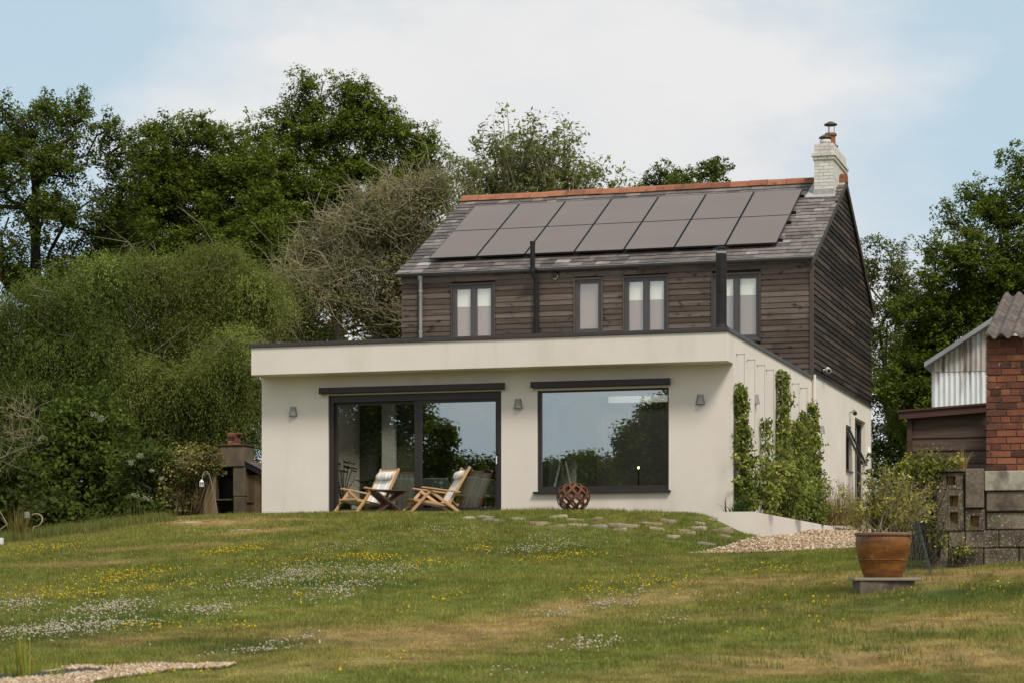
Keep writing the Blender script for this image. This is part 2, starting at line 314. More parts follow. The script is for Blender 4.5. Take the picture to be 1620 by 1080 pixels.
# fast lookup grid for points near the picture
_GS = np.arange(-22, 22.01, .1); _GD = np.arange(8, 66.01, .1)
_GZ = terr_sd(*np.meshgrid(_GS, _GD))
_gn = np.random.default_rng(3)
def vnoise(x, y, cell, seed=0):
    x = np.asarray(x)/cell; y = np.asarray(y)/cell
    xi = np.floor(x).astype(np.int64); yi = np.floor(y).astype(np.int64); fx = x-xi; fy = y-yi
    fx = fx*fx*(3-2*fx); fy = fy*fy*(3-2*fy)
    def h(a, b):
        n = (a*374761393+b*668265263+seed*974711) & 0xffffffff; n = ((n ^ (n >> 13))*1274126177) & 0xffffffff
        return ((n ^ (n >> 16)) & 0xffff)/65535.0
    return (h(xi, yi)*(1-fx)+h(xi+1, yi)*fx)*(1-fy)+(h(xi, yi+1)*(1-fx)+h(xi+1, yi+1)*fx)*fy
def rough_z(x, y): return (vnoise(x, y, 1.3, 1)-.5)*.07+(vnoise(x, y, .45, 2)-.5)*.03
def gz_sd(s, d):
    s = np.asarray(s, float); d = np.asarray(d, float)
    i = np.clip((d-8)/.1, 0, len(_GD)-1.001); j = np.clip((s+22)/.1, 0, len(_GS)-1.001)
    i0 = i.astype(int); j0 = j.astype(int); a = i-i0; b = j-j0
    z = (_GZ[i0, j0]*(1-a)+_GZ[i0+1, j0]*a)*(1-b)+(_GZ[i0, j0+1]*(1-a)+_GZ[i0+1, j0+1]*a)*b
    x, y = s*RT[0]+d*FW[0], s*RT[1]+d*FW[1]
    return z+rough_z(x, y)*(d < 39)*1.0
def gz(x, y):
    x = np.asarray(x, float); y = np.asarray(y, float)
    return gz_sd(x*RT[0]+y*RT[1], x*FW[0]+y*FW[1])
def gpt(px, py, d0=12.0, d1=62.0):
    """the visible ground point behind a pixel"""
    d = np.arange(d0, d1, .05); s = (px-CX)/FPX*d; z = gz_sd(s, d); y = HY-FPX*(z+EYE)/d
    k = int(np.argmax(y <= py)) if (y <= py).any() else int(np.argmin(y))
    p = FW*d[k]+RT*s[k]; return Vector((p[0], p[1], z[k]))
def ground_at(px, D):
    s = (px-CX)/FPX*D; p = FW*D+RT*s; return Vector((p[0], p[1], float(gz_sd(s, D))))
def inpoly(x, y, poly):
    r = np.zeros(np.shape(x), bool); n = len(poly)
    for i in range(n):
        x0, y0 = poly[i]; x1, y1 = poly[(i+1) % n]
        c = ((y0 > y) != (y1 > y)) & (x < (x1-x0)*(y-y0)/(y1-y0+1e-12)+x0); r ^= c
    return r
# ------------------------------------------------------------------ lawn colours (where the turf is dry, clovered or lush)
DRY = [(760, 1000, 170, 16, .9, -.13), (480, 1015, 160, 14, .8, -.1), (950, 955, 160, 9, .75, -.1), (1250, 912, 160, 9, .6, -.05), (1350, 1050, 300, 20, .8, -.05), (1050, 1072, 250, 16, .7, -.05),
       (250, 1010, 190, 14, .5, -.08), (1500, 985, 130, 9, .8, -.03), (1560, 905, 80, 5, .95, -.02), (1450, 915, 60, 4, .9, 0), (1580, 1050, 120, 25, .6, 0), (650, 1040, 250, 10, .6, -.1), (330, 826, 70, 3, .8, 0), (260, 865, 110, 3, .6, -.05), (430, 838, 60, 3, .7, -.1), (1380, 930, 100, 5, .3, 0), (1150, 975, 120, 8, .5, -.05), (480, 822, 60, 2, .6, 0), (150, 890, 120, 3, .4, -.05)]
LUSH = [(400, 1024, 75, 9, 1., -.06), (300, 1014, 50, 4, .8, -.04), (150, 985, 170, 18, .6, -.1), (500, 920, 260, 22, .5, -.1), (1100, 1000, 100, 10, .6, -.15), (1480, 940, 150, 9, .6, -.03), (1230, 1000, 120, 12, .4, 0), (1140, 860, 60, 18, .5, .3), (950, 890, 150, 6, .5, 0)]
def patches(px, py, L):
    r = np.zeros(len(px))
    for cx_, cy_, rx, ry, a, k in L:
        dx = px-cx_; dy = py-cy_-k*dx; r = np.maximum(r, a*np.exp(-.5*((dx/rx)**2+(dy/ry)**2)))
    return r
def lawn_state(x, y, z):
    """0..1 dry, 0..1 lush"""
    px, py, D = project(np.c_[x, y, z])
    n = vnoise(x, y, 2.2, 5)*.5+vnoise(x, y, .7, 6)*.3+vnoise(x, y, .22, 7)*.2
    dry = np.clip(patches(px, py, DRY)*(.6+2.0*n)+(n-.5)*1.4-.09, 0, 1)
    lush = np.clip(patches(px, py, LUSH)*1.2+(vnoise(x, y, 1.1, 9)-.6)*.8, 0, 1)
    return dry*(1-.8*lush), lush
def lawn_col(x, y, z, r):
    dry, lush = lawn_state(x, y, z)
    g = np.array([.165, .19, .042]); st = np.array([.41, .285, .135]); lu = np.array([.07, .118, .028]); ye = np.array([.24, .225, .062])
    c = g*(1-lush[:, None])+lu*lush[:, None]
    k = np.clip(vnoise(x, y, .9, 11)*1.2-.35, 0, 1)[:, None]*.6*(1-lush[:, None]); c = c*(1-k)+ye*k
    c = c*(1-dry[:, None]*.8)+st*dry[:, None]*.8
    k2 = ((np.modf(r*37.7)[0] < .16) & (dry < .9))[:, None]; c = np.where(k2, c*.35+np.array([.36, .275, .13])*.65, c)
    c = c*(.72+.56*vnoise(x, y, .16, 41))[:, None]*(.85+.3*vnoise(x, y, 3.1, 43))[:, None]
    return c*(.72+.6*r[:, None])*1.15, dry
# ------------------------------------------------------------------ ground sheet
def axis(lo, hi, flo, fhi, fine, coarse):
    a = [flo]; st = fine
    while a[0] > lo: st = min(st*1.35, coarse); a.insert(0, a[0]-st)
    a += list(np.arange(flo+fine, fhi, fine)); st = fine
    while a[-1] < hi: st = min(st*1.35, coarse); a.append(a[-1]+st)
    return np.array(a)
gs = axis(-420, 420, -13, 13, .14, 30); gd = axis(-420, 420, 13, 43, .14, 30)
S_, D_ = np.meshgrid(gs, gd)
inb = (np.abs(S_) < 21.9) & (D_ > 8.1) & (D_ < 65.9)
Z_ = np.where(inb, gz_sd(S_, D_), terr_sd(S_, D_))
X_ = S_*RT[0]+D_*FW[0]; Y_ = S_*RT[1]+D_*FW[1]
ins = (X_ > -16.5) & (X_ < -7.75) & (Y_ > 39.05) & (Y_ < 56.6); Z_ = np.where(ins, -.25, Z_)
nx, nd = len(gs), len(gd)
q = (np.arange(nd-1)[:, None]*nx+np.arange(nx-1)[None]).ravel()
GF = np.c_[q, q+1, q+nx+1, q+nx]
GVt = np.c_[X_.ravel(), Y_.ravel(), Z_.ravel()]
fc = GVt[GF].mean(1)
c_, _ = lawn_col(fc[:, 0], fc[:, 1], fc[:, 2], np.full(len(fc), .5))
def ground_mat():
    m, nt, b = new_mat('lawn_turf')
    at = nt.nodes.new('ShaderNodeAttribute'); at.attribute_name = 'col'
    tc = nt.nodes.new('ShaderNodeTexCoord').outputs['Object']
    n1 = noise(nt, tc, 30, 5, .7); n2 = noise(nt, tc, 6, 4, .6)
    f = math_node(nt, 'MULTIPLY_ADD', n1, 1.1, math_node(nt, 'MULTIPLY', n2, .4))
    n = nt.nodes.new('ShaderNodeVectorMath'); n.operation = 'SCALE'; nt.links.new(at.outputs['Color'], n.inputs[0]); nt.links.new(f, n.inputs['Scale'])
    nt.links.new(n.outputs[0], b.inputs['Base Color']); b.inputs['Roughness'].default_value = 1; b.inputs['Specular IOR Level'].default_value = .05
    bn = nt.nodes.new('ShaderNodeBump'); bn.inputs['Strength'].default_value = .8; bn.inputs['Distance'].default_value = .03
    nt.links.new(n1, bn.inputs['Height']); nt.links.new(bn.outputs[0], b.inputs['Normal'])
    return m
MT['ground'] = ground_mat()
g = np_mesh('ground', GVt, GF, MT['ground'], col=c_*.8, smooth=True); tag(g, 'sloping lawn ground rising to the house', kind='structure')
# ------------------------------------------------------------------ gravel
def xy(px, py, d0=12., d1=62.): p = gpt(px, py, d0, d1); return (p.x, p.y)
DRIVE = [xy(1085, 877), xy(1130, 869), xy(1170, 857), xy(1197, 850.5)]+[tuple(W(1240, 848, 41.6)[:2]), tuple(W(1318, 838, 49.6)[:2]), tuple(W(1330, 838, 58)[:2]), tuple(W(1460, 838, 58)[:2]), tuple(W(1440, 850, 35)[:2]), xy(1430, 871), xy(1350, 868), xy(1290, 871), xy(1200, 874), xy(1140, 876)]
PW = [xy(-40, 1074), xy(40, 1068), xy(108, 1063), xy(172, 1060), xy(158, 1066), xy(60, 1075), xy(-40, 1082)]
PATH = [xy(-60, 1086), xy(0, 1075), xy(90, 1062), xy(110, 1057), xy(190, 1056), xy(260, 1054), xy(330, 1053), xy(372, 1052.5), xy(360, 1057), xy(290, 1060), xy(215, 1070), xy(150, 1079), xy(100, 1092)]
def sheet(name, poly, mat, lift, label, step=.12):
    P = np.array(poly); xs = np.arange(P[:, 0].min(), P[:, 0].max()+step, step); ys = np.arange(P[:, 1].min(), P[:, 1].max()+step, step)
    Xg, Yg = np.meshgrid(xs, ys)
    Zg = gz(Xg, Yg)+lift; n = len(xs)
    q = (np.arange(len(ys)-1)[:, None]*n+np.arange(n-1)[None]).ravel(); Fq = np.c_[q, q+1, q+n+1, q+n]
    V = np.c_[Xg.ravel(), Yg.ravel(), Zg.ravel()]; c = V[Fq].mean(1)
    jx = (vnoise(c[:, 0], c[:, 1], .3, 21)-.5)*.3; k = inpoly(c[:, 0]+jx, c[:, 1]+jx, poly)
    Fq = Fq[k]; u, inv = np.unique(Fq, return_inverse=True)
    o = np_mesh(name, V[u], inv.reshape(Fq.shape), mat, smooth=True); return tag(o, label, kind='structure')
sheet('gravel_drive', DRIVE, MT['gravel'], .012, 'tan gravel drive beside the house')
sheet('gravel_path', PATH, MT['gravel'], .012, 'pinkish gravel path at the lower left', .06)
OCT = np.array([(1, 0, 0), (-1, 0, 0), (0, 1, 0), (0, -1, 0), (0, 0, 1), (0, 0, -1)], float)
OCF = np.array([(0, 2, 4), (2, 1, 4), (1, 3, 4), (3, 0, 4), (2, 0, 5), (1, 2, 5), (3, 1, 5), (0, 3, 5)])
def rotm(n):
    q = rng.normal(size=(n, 4)); q /= np.linalg.norm(q, axis=1)[:, None]; a, b, c, d = q.T
    return np.stack([1-2*(c*c+d*d), 2*(b*c-a*d), 2*(b*d+a*c), 2*(b*c+a*d), 1-2*(b*b+d*d), 2*(c*d-a*b), 2*(b*d-a*c), 2*(c*d+a*b), 1-2*(b*b+c*c)], 1).reshape(n, 3, 3)
def pebbles(name, poly, n, r0, r1, label):
    P = np.array(poly); lo, hi = P.min(0), P.max(0); pts = rng.uniform(lo, hi, (n*6, 2)); pts = pts[inpoly(pts[:, 0], pts[:, 1], poly) & ~inpoly(pts[:, 0], pts[:, 1], PW)][:n]; n = len(pts)
    r = rng.uniform(r0, r1, n); sc = np.stack([r, r*rng.uniform(.6, 1, n), r*rng.uniform(.45, .8, n)], 1)
    V = np.einsum('nij,nkj->nki', rotm(n), OCT[None]*sc[:, None]); V += np.c_[pts, gz(pts[:, 0], pts[:, 1])+.014+r*.25][:, None]
    Fq = OCF[None]+(np.arange(n)*6)[:, None, None]
    o = np_mesh(name, V.reshape(-1, 3), Fq.reshape(-1, 3), MT['pebble'], tint=np.repeat(rng.random(n), 8)); tag(o, label, 'gravel', kind='stuff')
pebbles('gravel_stones', DRIVE, 26000, .014, .034, 'loose tan gravel stones covering the drive')
pebbles('gravel_stones', PATH, 7000, .01, .026, 'loose pinkish gravel stones on the lower left path')
# ------------------------------------------------------------------ grass
def blades(n, dlo, dhi, hmin, hmax, wmin, wmax, power, filt, margin=2.6):
    u = rng.random(n); e = 2-power        # density ~ D^-power over a wedge
    D = (dlo**e+u*(dhi**e-dlo**e))**(1/e); s = (rng.random(n)*2-1)*(.2265*D+margin)
    x = s*RT[0]+D*FW[0]; y = s*RT[1]+D*FW[1]
    k = filt(x, y, s, D); x, y, s, D = x[k], y[k], s[k], D[k]; return x, y, gz(x, y), D
def lawn_filter(x, y, s, D):
    k = ~inpoly(x, y, DRIVE) & ~inpoly(x, y, PATH)
    k &= ~((y > 38.9) & (x > -16.62) & (x < -7.6))
    k &= ~((y > 37.75) & (x > -15.6) & (x < -11.8))
    px = CX+FPX*s/D; k &= ~((px > 1130) & (D > 37.3) & (px < 1340)); k &= ~((px > 1462) & (D > 24.7))
    k &= ~((x > -8.05) & (y > 37.6))
    dl = vnoise(x, y, .35, 31); return k & (dl > .12)
x, y, z, D = blades(1400000, 14.8, 45, 0, 0, 0, 0, 1.35, lawn_filter)
n = len(x); r = rng.random(n)
col, dry = lawn_col(x, y, z, r)
pxg, pyg, _ = project(np.c_[x, y, z])
h = rng.uniform(.03, .075, n)*(1-.45*dry)*(.75+.6*vnoise(x, y, .5, 33)); h *= .85*np.clip(.5+.0165*D, .7, 1.1); w = rng.uniform(.004, .0085, n)*(.7+D/45)
edge = np.exp(-.5*((y-38.7)/.25)**2); h *= 1+.9*edge
h *= 1+1.2*np.exp(-.5*(((pxg-1480)/140)**2+((pyg-938)/10)**2))*rng.random(n)
h *= 1-.6*np.exp(-.5*(((pxg-1390)/40)**2+((pyg-945)/12)**2))
az = rng.uniform(0, 2*np.pi, n); tilt = rng.uniform(.05, .9, n)
dx, dy = np.cos(az), np.sin(az); B = np.c_[x, y, z-.004]
side = np.c_[-dy, dx, np.zeros(n)]*(w/2)[:, None]; tip = B+np.c_[dx*np.sin(tilt)*h, dy*np.sin(tilt)*h, np.cos(tilt)*h]
V = np.stack([B-side, B+side, tip], 1).reshape(-1, 3)
o = np_mesh('grass', V, np.arange(3*n).reshape(-1, 3), MT['grassleaf'], col=col); tag(o, 'short patchy lawn grass, green and straw coloured', 'grass', kind='stuff')
# tall rough grass at the left margin and coarse tufts
def tufts(n, filt_px, hlo, hhi, wlo, whi, cols, name, label, spread=.1, per=22, cat='grass'):
    pts = [gpt(px, py) for px, py in filt_px]
    A = []; C = []
    for p in pts:
        m = per; az = rng.uniform(0, 2*np.pi, m); rr = spread*np.sqrt(rng.random(m)); bx = p.x+rr*np.cos(az); by = p.y+rr*np.sin(az); bz = np.full(m, p.z-.01)
        h = rng.uniform(hlo, hhi, m); az2 = rng.uniform(0, 2*np.pi, m); t = rng.uniform(.05, .6, m); w = rng.uniform(wlo, whi, m)
        dx, dy = np.cos(az2), np.sin(az2); Bp = np.c_[bx, by, bz]; sd = np.c_[-dy, dx, 0*dx]*(w/2)[:, None]
        T = Bp+np.c_[dx*np.sin(t)*h, dy*np.sin(t)*h, np.cos(t)*h]
        A.append(np.stack([Bp-sd, Bp+sd, T], 1)); c = np.array(cols)[rng.integers(0, len(cols), m)]; C.append(c*rng.uniform(.7, 1.3, (m, 1)))
    V = np.concatenate(A).reshape(-1, 3); o = np_mesh(name, V, np.arange(len(V)).reshape(-1, 3), MT['grassleaf'], col=np.concatenate(C)); return tag(o, label, cat, kind='stuff')
tufts(0, [(rng.uniform(-40, 300), 0) for _ in range(0)] or [(a, 858-a*.13+rng.uniform(-6, 3) if a < 280 else 0) for a in rng.uniform(-30, 275, 420)], .08, .24, .006, .012, [(.15, .18, .045), (.25, .22, .08), (.12, .15, .04)], 'rough_grass', 'uncut rough grass along the foot of the left hedge', .22, 26)
tufts(0, [(rng.uniform(1100, 1600), rng.uniform(895, 1060)) for _ in range(170)], .04, .1, .005, .01, [(.11, .16, .035), (.14, .17, .045)], 'weed_tufts', 'taller green grass tufts in the right of the lawn', .12, 24)
# ------------------------------------------------------------------ lawn flowers
def flowers(name, label, clusters, rad, cols, lift, flat):
    P = []
    for cx_, cy_, rx, ry, k, n in clusters:
        dx = rng.normal(0, 1, n)*rx*.6; dy = rng.normal(0, 1, n)*ry*.6+k*dx
        for a, b in zip(cx_+dx, cy_+dy):
            if b < 815 or b > 1085 or (b < 868-.19*a and a < 280): continue
            p = gpt(a, b); P.append(p)
    P = np.array(P); P = P[~inpoly(P[:, 0], P[:, 1], DRIVE) & ~inpoly(P[:, 0], P[:, 1], PATH)]; n = len(P)
    r = rng.uniform(*rad, n); sc = np.stack([r, r, r*flat], 1)
    V = np.einsum('nij,nkj->nki', rotm(n), OCT[None]*sc[:, None])+(P+np.c_[np.zeros((n, 2)), rng.uniform(*lift, n)])[:, None]
    c = np.array(cols)[rng.integers(0, len(cols), n)]*rng.uniform(.8, 1.15, (n, 1))
    o = np_mesh(name, V.reshape(-1, 3), (OCF[None]+(np.arange(n)*6)[:, None, None]).reshape(-1, 3), MT['petal'], col=np.repeat(c, 8, 0)); return tag(o, label, 'flowers', kind='stuff')
flowers('buttercup_flowers', 'small yellow buttercup flowers scattered over the lawn',
        [(70, 870, 70, 9, -.1, 110), (370, 874, 55, 4, -.12, 140), (200, 915, 70, 10, -.1, 190), (90, 943, 60, 8, 0, 70), (230, 936, 110, 7, -.1, 130), (460, 890, 60, 9, -.1, 60), (580, 885, 50, 4, 0, 120), (680, 897, 60, 8, 0, 70), (760, 873, 30, 7, 0, 45), (860, 888, 50, 4, -.06, 60), (930, 880, 50, 4, 0, 40),
         (500, 940, 120, 12, -.1, 40), (690, 955, 70, 10, -.15, 30), (950, 935, 60, 12, -.1, 60), (240, 997, 60, 6, 0, 40), (380, 998, 50, 5, 0, 22), (600, 1055, 60, 8, -.1, 14), (700, 850, 150, 15, 0, 50), (1040, 925, 60, 15, 0, 50), (1210, 905, 80, 10, 0, 50), (1250, 950, 200, 45, 0, 60), (1560, 935, 60, 25, 0, 18), (400, 920, 350, 50, -.1, 110), (1500, 1000, 100, 40, 0, 10), (250, 1072, 100, 5, 0, 8)],
        (.009, .0165), [(.72, .52, .015), (.6, .42, .015)], (.04, .08), .55)
flowers('clover_flowers', 'small white clover flowers in drifts over the lawn',
        [(170, 967, 65, 10, -.12, 420), (100, 1000, 110, 10, -.09, 620), (30, 960, 40, 10, 0, 170), (330, 968, 50, 8, -.07, 230), (470, 912, 60, 15, -.1, 420), (540, 935, 60, 14, -.18, 330), (600, 905, 70, 9, 0, 220), (400, 927, 60, 5, -.1, 120), (850, 870, 70, 6, -.08, 190), (700, 842, 60, 10, 0, 100), (560, 865, 60, 6, -.1, 90), (870, 855, 60, 8, 0, 80), (960, 960, 40, 7, -.12, 110), (890, 977, 40, 6, 0, 50), (930, 1025, 60, 8, -.05, 110), (440, 1022, 60, 4, -.2, 50), (400, 1037, 60, 3, -.1, 60), (1010, 945, 40, 15, 0, 40), (1060, 985, 30, 10, 0, 25), (820, 1070, 60, 5, 0, 20), (300, 940, 350, 50, -.1, 220), (1000, 920, 150, 40, 0, 60)],
        (.007, .0145), [(.5, .45, .33), (.4, .36, .25), (.56, .52, .41)], (.03, .07), .9)
# ------------------------------------------------------------------ the house
UL, UR, V0, V1, VB = -16.57, -7.671, 38.94, 47.448, 56.67
HL = -16.82; VR = (V1+VB)/2
house = thing('house', 'two storey house with dark boarded upper floor, slate roof and cream rendered flat-roofed extension', 'house', (-12, 47, 0))
def part(name, mb, mat, parent=None, **k): return mb.build(name, MT[mat], parent or house, **k)
T = .3
SX0, SX1, SZ = -15.25, -11.91, 2.19            # sliding door opening
WX0, WX1, WZ0, WZ1 = -11.235, -8.823, .36, 2.172
m = MB()
m.box(UL, SX0, V0, V0+T, -.5, 2.56, .5).box(SX0, SX1, V0, V0+T, SZ, 2.56, .5).box(SX1, WX0, V0, V0+T, -.5, 2.56, .5).box(WX0, WX1, V0, V0+T, -.5, WZ0, .5).box(WX0, WX1, V0, V0+T, WZ1, 2.56, .5).box(WX1, UR, V0, V0+T, -.5, 2.56, .5)
m.box(UL, UL+T, V0+T, V1-.02, -.5, 3.055, .5)
m.box(UR-T, UR, V0+T, V1, -.9, 3.055, .5)
m.box(UL, UR, V0, V0+T, 2.56, 3.055, .5)
# side wall of the old house with a window and a glazed door
for a, b, z0, z1 in [(V1, 52.36, -.9, 3.17), (52.36, 53.28, -.9, 1.40), (52.36, 53.28, 2.46, 3.17), (53.28, 53.82, -.9, 3.17), (53.82, 55.64, 2.74, 3.17), (53.82, 55.64, -.9, .1), (55.64, VB, -.9, 3.17)]:
    m.box(UR-T, UR+.004, a, b, z0, z1, .5)
part('rendered_wall', m, 'render')
m = MB().box(UL, UR, V0-.5, V0, 2.55, 3.055, .5); part('fascia', m, 'render', bevel=.008)
m = MB()
C0, C1 = 3.055, 3.125
m.box(UL-.03, UR+.03, V0-.53, V0-.2, C0, C1).box(UR-.3, UR+.03, V0-.2, V1-.01, C0, C1).box(UL-.03, UL+.3, V0-.2, V1-.01, C0, C1)
for u in (-13.2, -10.4): m.box(u, u+.05, V0-.534, V0-.19, C0-.004, C1+.004)
part('coping', m, 'coping', bevel=.006)
RX0, RX1, RY0, RY1 = onV(926, 640, 47.1).x, -8.3, 45.5, 47.1
QX0, QX1, QY0, QY1 = -15.4, -12.0, 41.0, 42.6           # unseen roof opening, added to light the dining chairs
m = MB(); xs_ = [UL+T, QX0, QX1, RX0, RX1, UR-T]; ys_ = [V0+T, QY0, QY1, RY0, RY1, V1-.02]
for i in range(5):
    for k in range(5):
        if (i, k) in ((1, 1), (3, 3)): continue
        m.box(xs_[i], xs_[i+1], ys_[k], ys_[k+1], 2.63, 2.94, .5)
part('flat_roof', m, 'white_plastic')
m = MB().box(UL+T, UR-T, V0+.02, V1-.02, -.06, 0); part('interior_floor', m, 'int_floor')
m = MB().box(UL+T, UR-T, 46.0, 46.12, 0, 2.63) if False else MB().box(UL+T, UR-T, V1-.06, V1-.02, 0, 2.63)
part('interior_wall', m, 'int_wall')
m = MB()
p, q = onV(533, 700, 43.3), onV(652, 700, 43.3); m.box(p.x, q.x, 43.3, 43.4, 0, 2.62); part('dark_partition', m, 'int_dark')
p, q = onV(950, 700, 47.3), onV(1085, 700, 47.3); m = MB().box(p.x, q.x, 47.2, 47.36, 0, 2.62); part('added_dark_panel', m, 'int_dark')  # added dark panel, its colour stands in for darkness on the lit back wall
m = MB(); p = onV(668, 700, 45.5); m.box(p.x, p.x+2.2, 45.5, 45.6, 0, 2.2); part('dark_cabinet', m, 'int_dark')
for a, b, v in [(541, 553, 43.1), (604, 624, 43.1), (868, 880, 44.5), (912, 945, 45.2)]:
    p, q = onV(a, 700, v), onV(b, 700, v); part('interior_pillar', MB().box(p.x, q.x, v, v+.12, 0, 2.62), 'int_wall')
# upper storey: boarded front, gable ends, core
WIN = [(-15.637, -14.672, 3.95, 5.331), (-12.831, -12.236, 4.19, 5.345), (-11.728, -10.779, 3.95, 5.342), (-9.785, -8.775, 3.949, 5.318)]
EZ_ = 5.63; SL = (8.03-EZ_)/(VR-(V1-.1)); ct = 1/math.hypot(1, SL); st_ = SL*ct
def roofz(v): return EZ_+SL*(min(v, 2*VR-v)-(V1-.1))
core = MB()
def wall_strip(y0, y1, z0, z1):
    xs = [HL+.06]+[a for w in WIN for a in (w[0], w[1])]+[UR-.06]
    for i in range(0, len(xs), 2): core.box(xs[i], xs[i+1], y0, y1, z0, z1)
    for w in WIN: core.box(w[0], w[1], y0, y1, z0, w[2]); core.box(w[0], w[1], y0, y1, w[3], z1)
wall_strip(V1+.03, V1+.2, 2.95, EZ_-.03)
core.box(HL+.06, UR-.06, VB-.2, VB-.03, -.5, EZ_-.05)
for u in (HL+.06, UR-.22):
    core.prism([(u, V1+.21, -.5 if u < -10 else 3.18), (u, VB-.21, -.5 if u < -10 else 3.18), (u, VB-.21, roofz(VB-.21)-.1), (u, VR, roofz(VR)-.1), (u, V1+.21, roofz(V1+.21)-.1)], (.16, 0, 0))
part('wall_core', core, 'black')
m = MB(); z = 3.06; random.seed(11)
while z < EZ_-.02:
    h = random.uniform(.105, .135); z1 = min(z+h, EZ_-.01)
    spans = [(HL, UR)]
    for w in WIN:
        if z1 > w[2]-.03 and z < w[3]+.03:
            spans = [s for a, b in spans for s in ((a, min(b, w[0]-.02)), (max(a, w[1]+.02), b)) if s[1]-s[0] > .03]
    for a, b in spans:
        x = a
        while x < b-.01:
            L = random.uniform(1.6, 4.2); e = b if b-x < L+.7 else x+L
            d = random.uniform(0, .004)
            m.hexa([(x, V1-.02-d, z), (e-.003, V1-.02-d, z), (e-.003, V1+.03, z), (x, V1+.03, z)], [(x, V1-.004-d, z1-.004), (e-.003, V1-.004-d, z1-.004), (e-.003, V1+.03, z1-.004), (x, V1+.03, z1-.004)])
            x = e
    z = z1
part('front_cladding', m, 'clad')
m = MB(); z = 3.19
while z < roofz(VR)-.1:
    z1 = z+random.uniform(.112, .146)
    def lim(zz): return max(V1+.005, V1-.1+(zz+.08-EZ_)/SL)
    a0, a1 = lim(z), lim(z1); b0, b1 = min(VB-.005, 2*VR-a0), min(VB-.005, 2*VR-a1)
    if b1-a1 < .05: break
    cuts = [0.]+sorted(random.uniform(.1, .9) for _ in range(random.choice((1, 2, 2, 3))))+[1.]
    for f0, f1 in zip(cuts[:-1], cuts[1:]):
        p0, p1 = a0+(b0-a0)*f0, a0+(b0-a0)*f1-.004; q0, q1 = a1+(b1-a1)*f0, a1+(b1-a1)*f1-.004
        if 0 < f0: q0 = p0
        if f1 < 1: q1 = p1
        m.hexa([(UR-.06, p0, z), (UR+.026, p0, z), (UR+.026, p1, z), (UR-.06, p1, z)], [(UR-.06, q0, z1-.004), (UR+.006, q0, z1-.004), (UR+.006, q1, z1-.004), (UR-.06, q1, z1-.004)])
    z = z1
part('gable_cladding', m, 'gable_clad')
m = MB().box(UR-.1, UR+.036, V1+.06, VB, 3.168, 3.19); part('drip_flashing', m, 'coping')
m = MB().box(UR-.035, UR+.04, V1-.045, V1+.035, 3.06, EZ_-.03); part('corner_trim', m, 'trim_wood')
m = MB().tube([(UR+.055, V1+.02, 3.15), (UR+.055, V1+.02, -.3)], .035, 12, cap=True); part('painted_downpipe', m, 'render')
for s, nm in ((0, 'verge_board'), (1, 'verge_board')):
    m = MB(); va, vb = (V1-.16, VR) if s == 0 else (VB+.16, VR)
    sg = 1 if s == 0 else -1
    a = [(UR+.03, va, roofz(va)-.15), (UR+.07, va, roofz(va)-.15), (UR+.07, va, roofz(va)-.02), (UR+.03, va, roofz(va)-.02)]
    b = [(UR+.03, vb, roofz(vb)-.15), (UR+.07, vb, roofz(vb)-.15), (UR+.07, vb, roofz(vb)-.02), (UR+.03, vb, roofz(vb)-.02)]
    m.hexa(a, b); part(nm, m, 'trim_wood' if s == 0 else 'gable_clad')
# roof of individual slates
def RP(u, t, n=0.0): return Vector((u, V1-.12+t*ct-n*st_, roofz(V1-.12)+t*st_+n*ct))
RU0, RU1 = HL-.09, UR+.075
TL = (VR-(V1-.12))/ct
deck = MB()
deck.prism([(RU0+.03, V1-.06, roofz(V1-.06)-.1), (RU0+.03, VR, roofz(VR)-.1), (RU0+.03, VB+.06, roofz(VB+.06)-.1), (RU0+.03, VB+.06, roofz(VB+.06)-.02), (RU0+.03, VR, roofz(VR)-.02), (RU0+.03, V1-.06, roofz(V1-.06)-.02)], (RU1-RU0-.06, 0, 0))
roof = part('roof', deck, 'black')
m = MB(); exp = .235; nrow = int(TL/exp)+1
for r in range(nrow):
    t0 = r*exp-.02; x = RU0-(random.uniform(.12, .2) if r % 2 else 0)
    while x < RU1:
        w = random.uniform(.24, .36); a, b = max(x, RU0+random.uniform(0, .02)), min(x+w-.006, RU1-random.uniform(0, .015)); x += w
        if b-a < .04: continue
        j = random.uniform(-.012, .012); lift = random.uniform(0, .006); t1 = min(t0+exp*1.5, TL)
        tt = max(0, min(1, random.gauss(.45, .22)+(.12 if a > -9.4 else -.05)))
        lo, hi = .026+lift, .006
        m.hexa([RP(a, t0+j, lo), RP(b, t0+j, lo), RP(b, t0+j, lo-.011), RP(a, t0+j, lo-.011)], [RP(a, t1, hi), RP(b, t1, hi), RP(b, t1, hi-.01), RP(a, t1, hi-.01)], tt)
part('slates', m, 'slate', roof)
m = MB().prism([(RU0, VR, roofz(VR)+.012), (RU0, VB+.1, roofz(VB+.1)+.012), (RU0, VB+.1, roofz(VB+.1)-.01), (RU0, VR, roofz(VR)-.01)], (RU1-RU0, 0, 0)); part('rear_slates', m, 'slate', roof)
m = MB(); x = RU0
while x < -8.21:
    e = min(x+.44, -8.205); k = random.uniform(-.008, .008)
    prof = [(-.17, -.055), (-.1, .045), (-.045, .085), (0, .1), (.045, .085), (.1, .045), (.17, -.055), (.13, -.055), (0, .06), (-.13, -.055)]
    m.prism([(x+.004, VR+a, roofz(VR)+.02+b+k) for a, b in prof], (e-x-.008, 0, 0)); x = e
part('ridge_tiles', m, 'terracotta', roof)
m = MB().prism([(UR-.12, VR+a*1.1, roofz(VR)+.02+b*1.4) for a, b in [(-.15, -.05), (-.1, .06), (0, .1), (.1, .06), (.15, -.05)]], (.2, 0, 0)); part('end_ridge_tile', m, 'terracotta', roof)
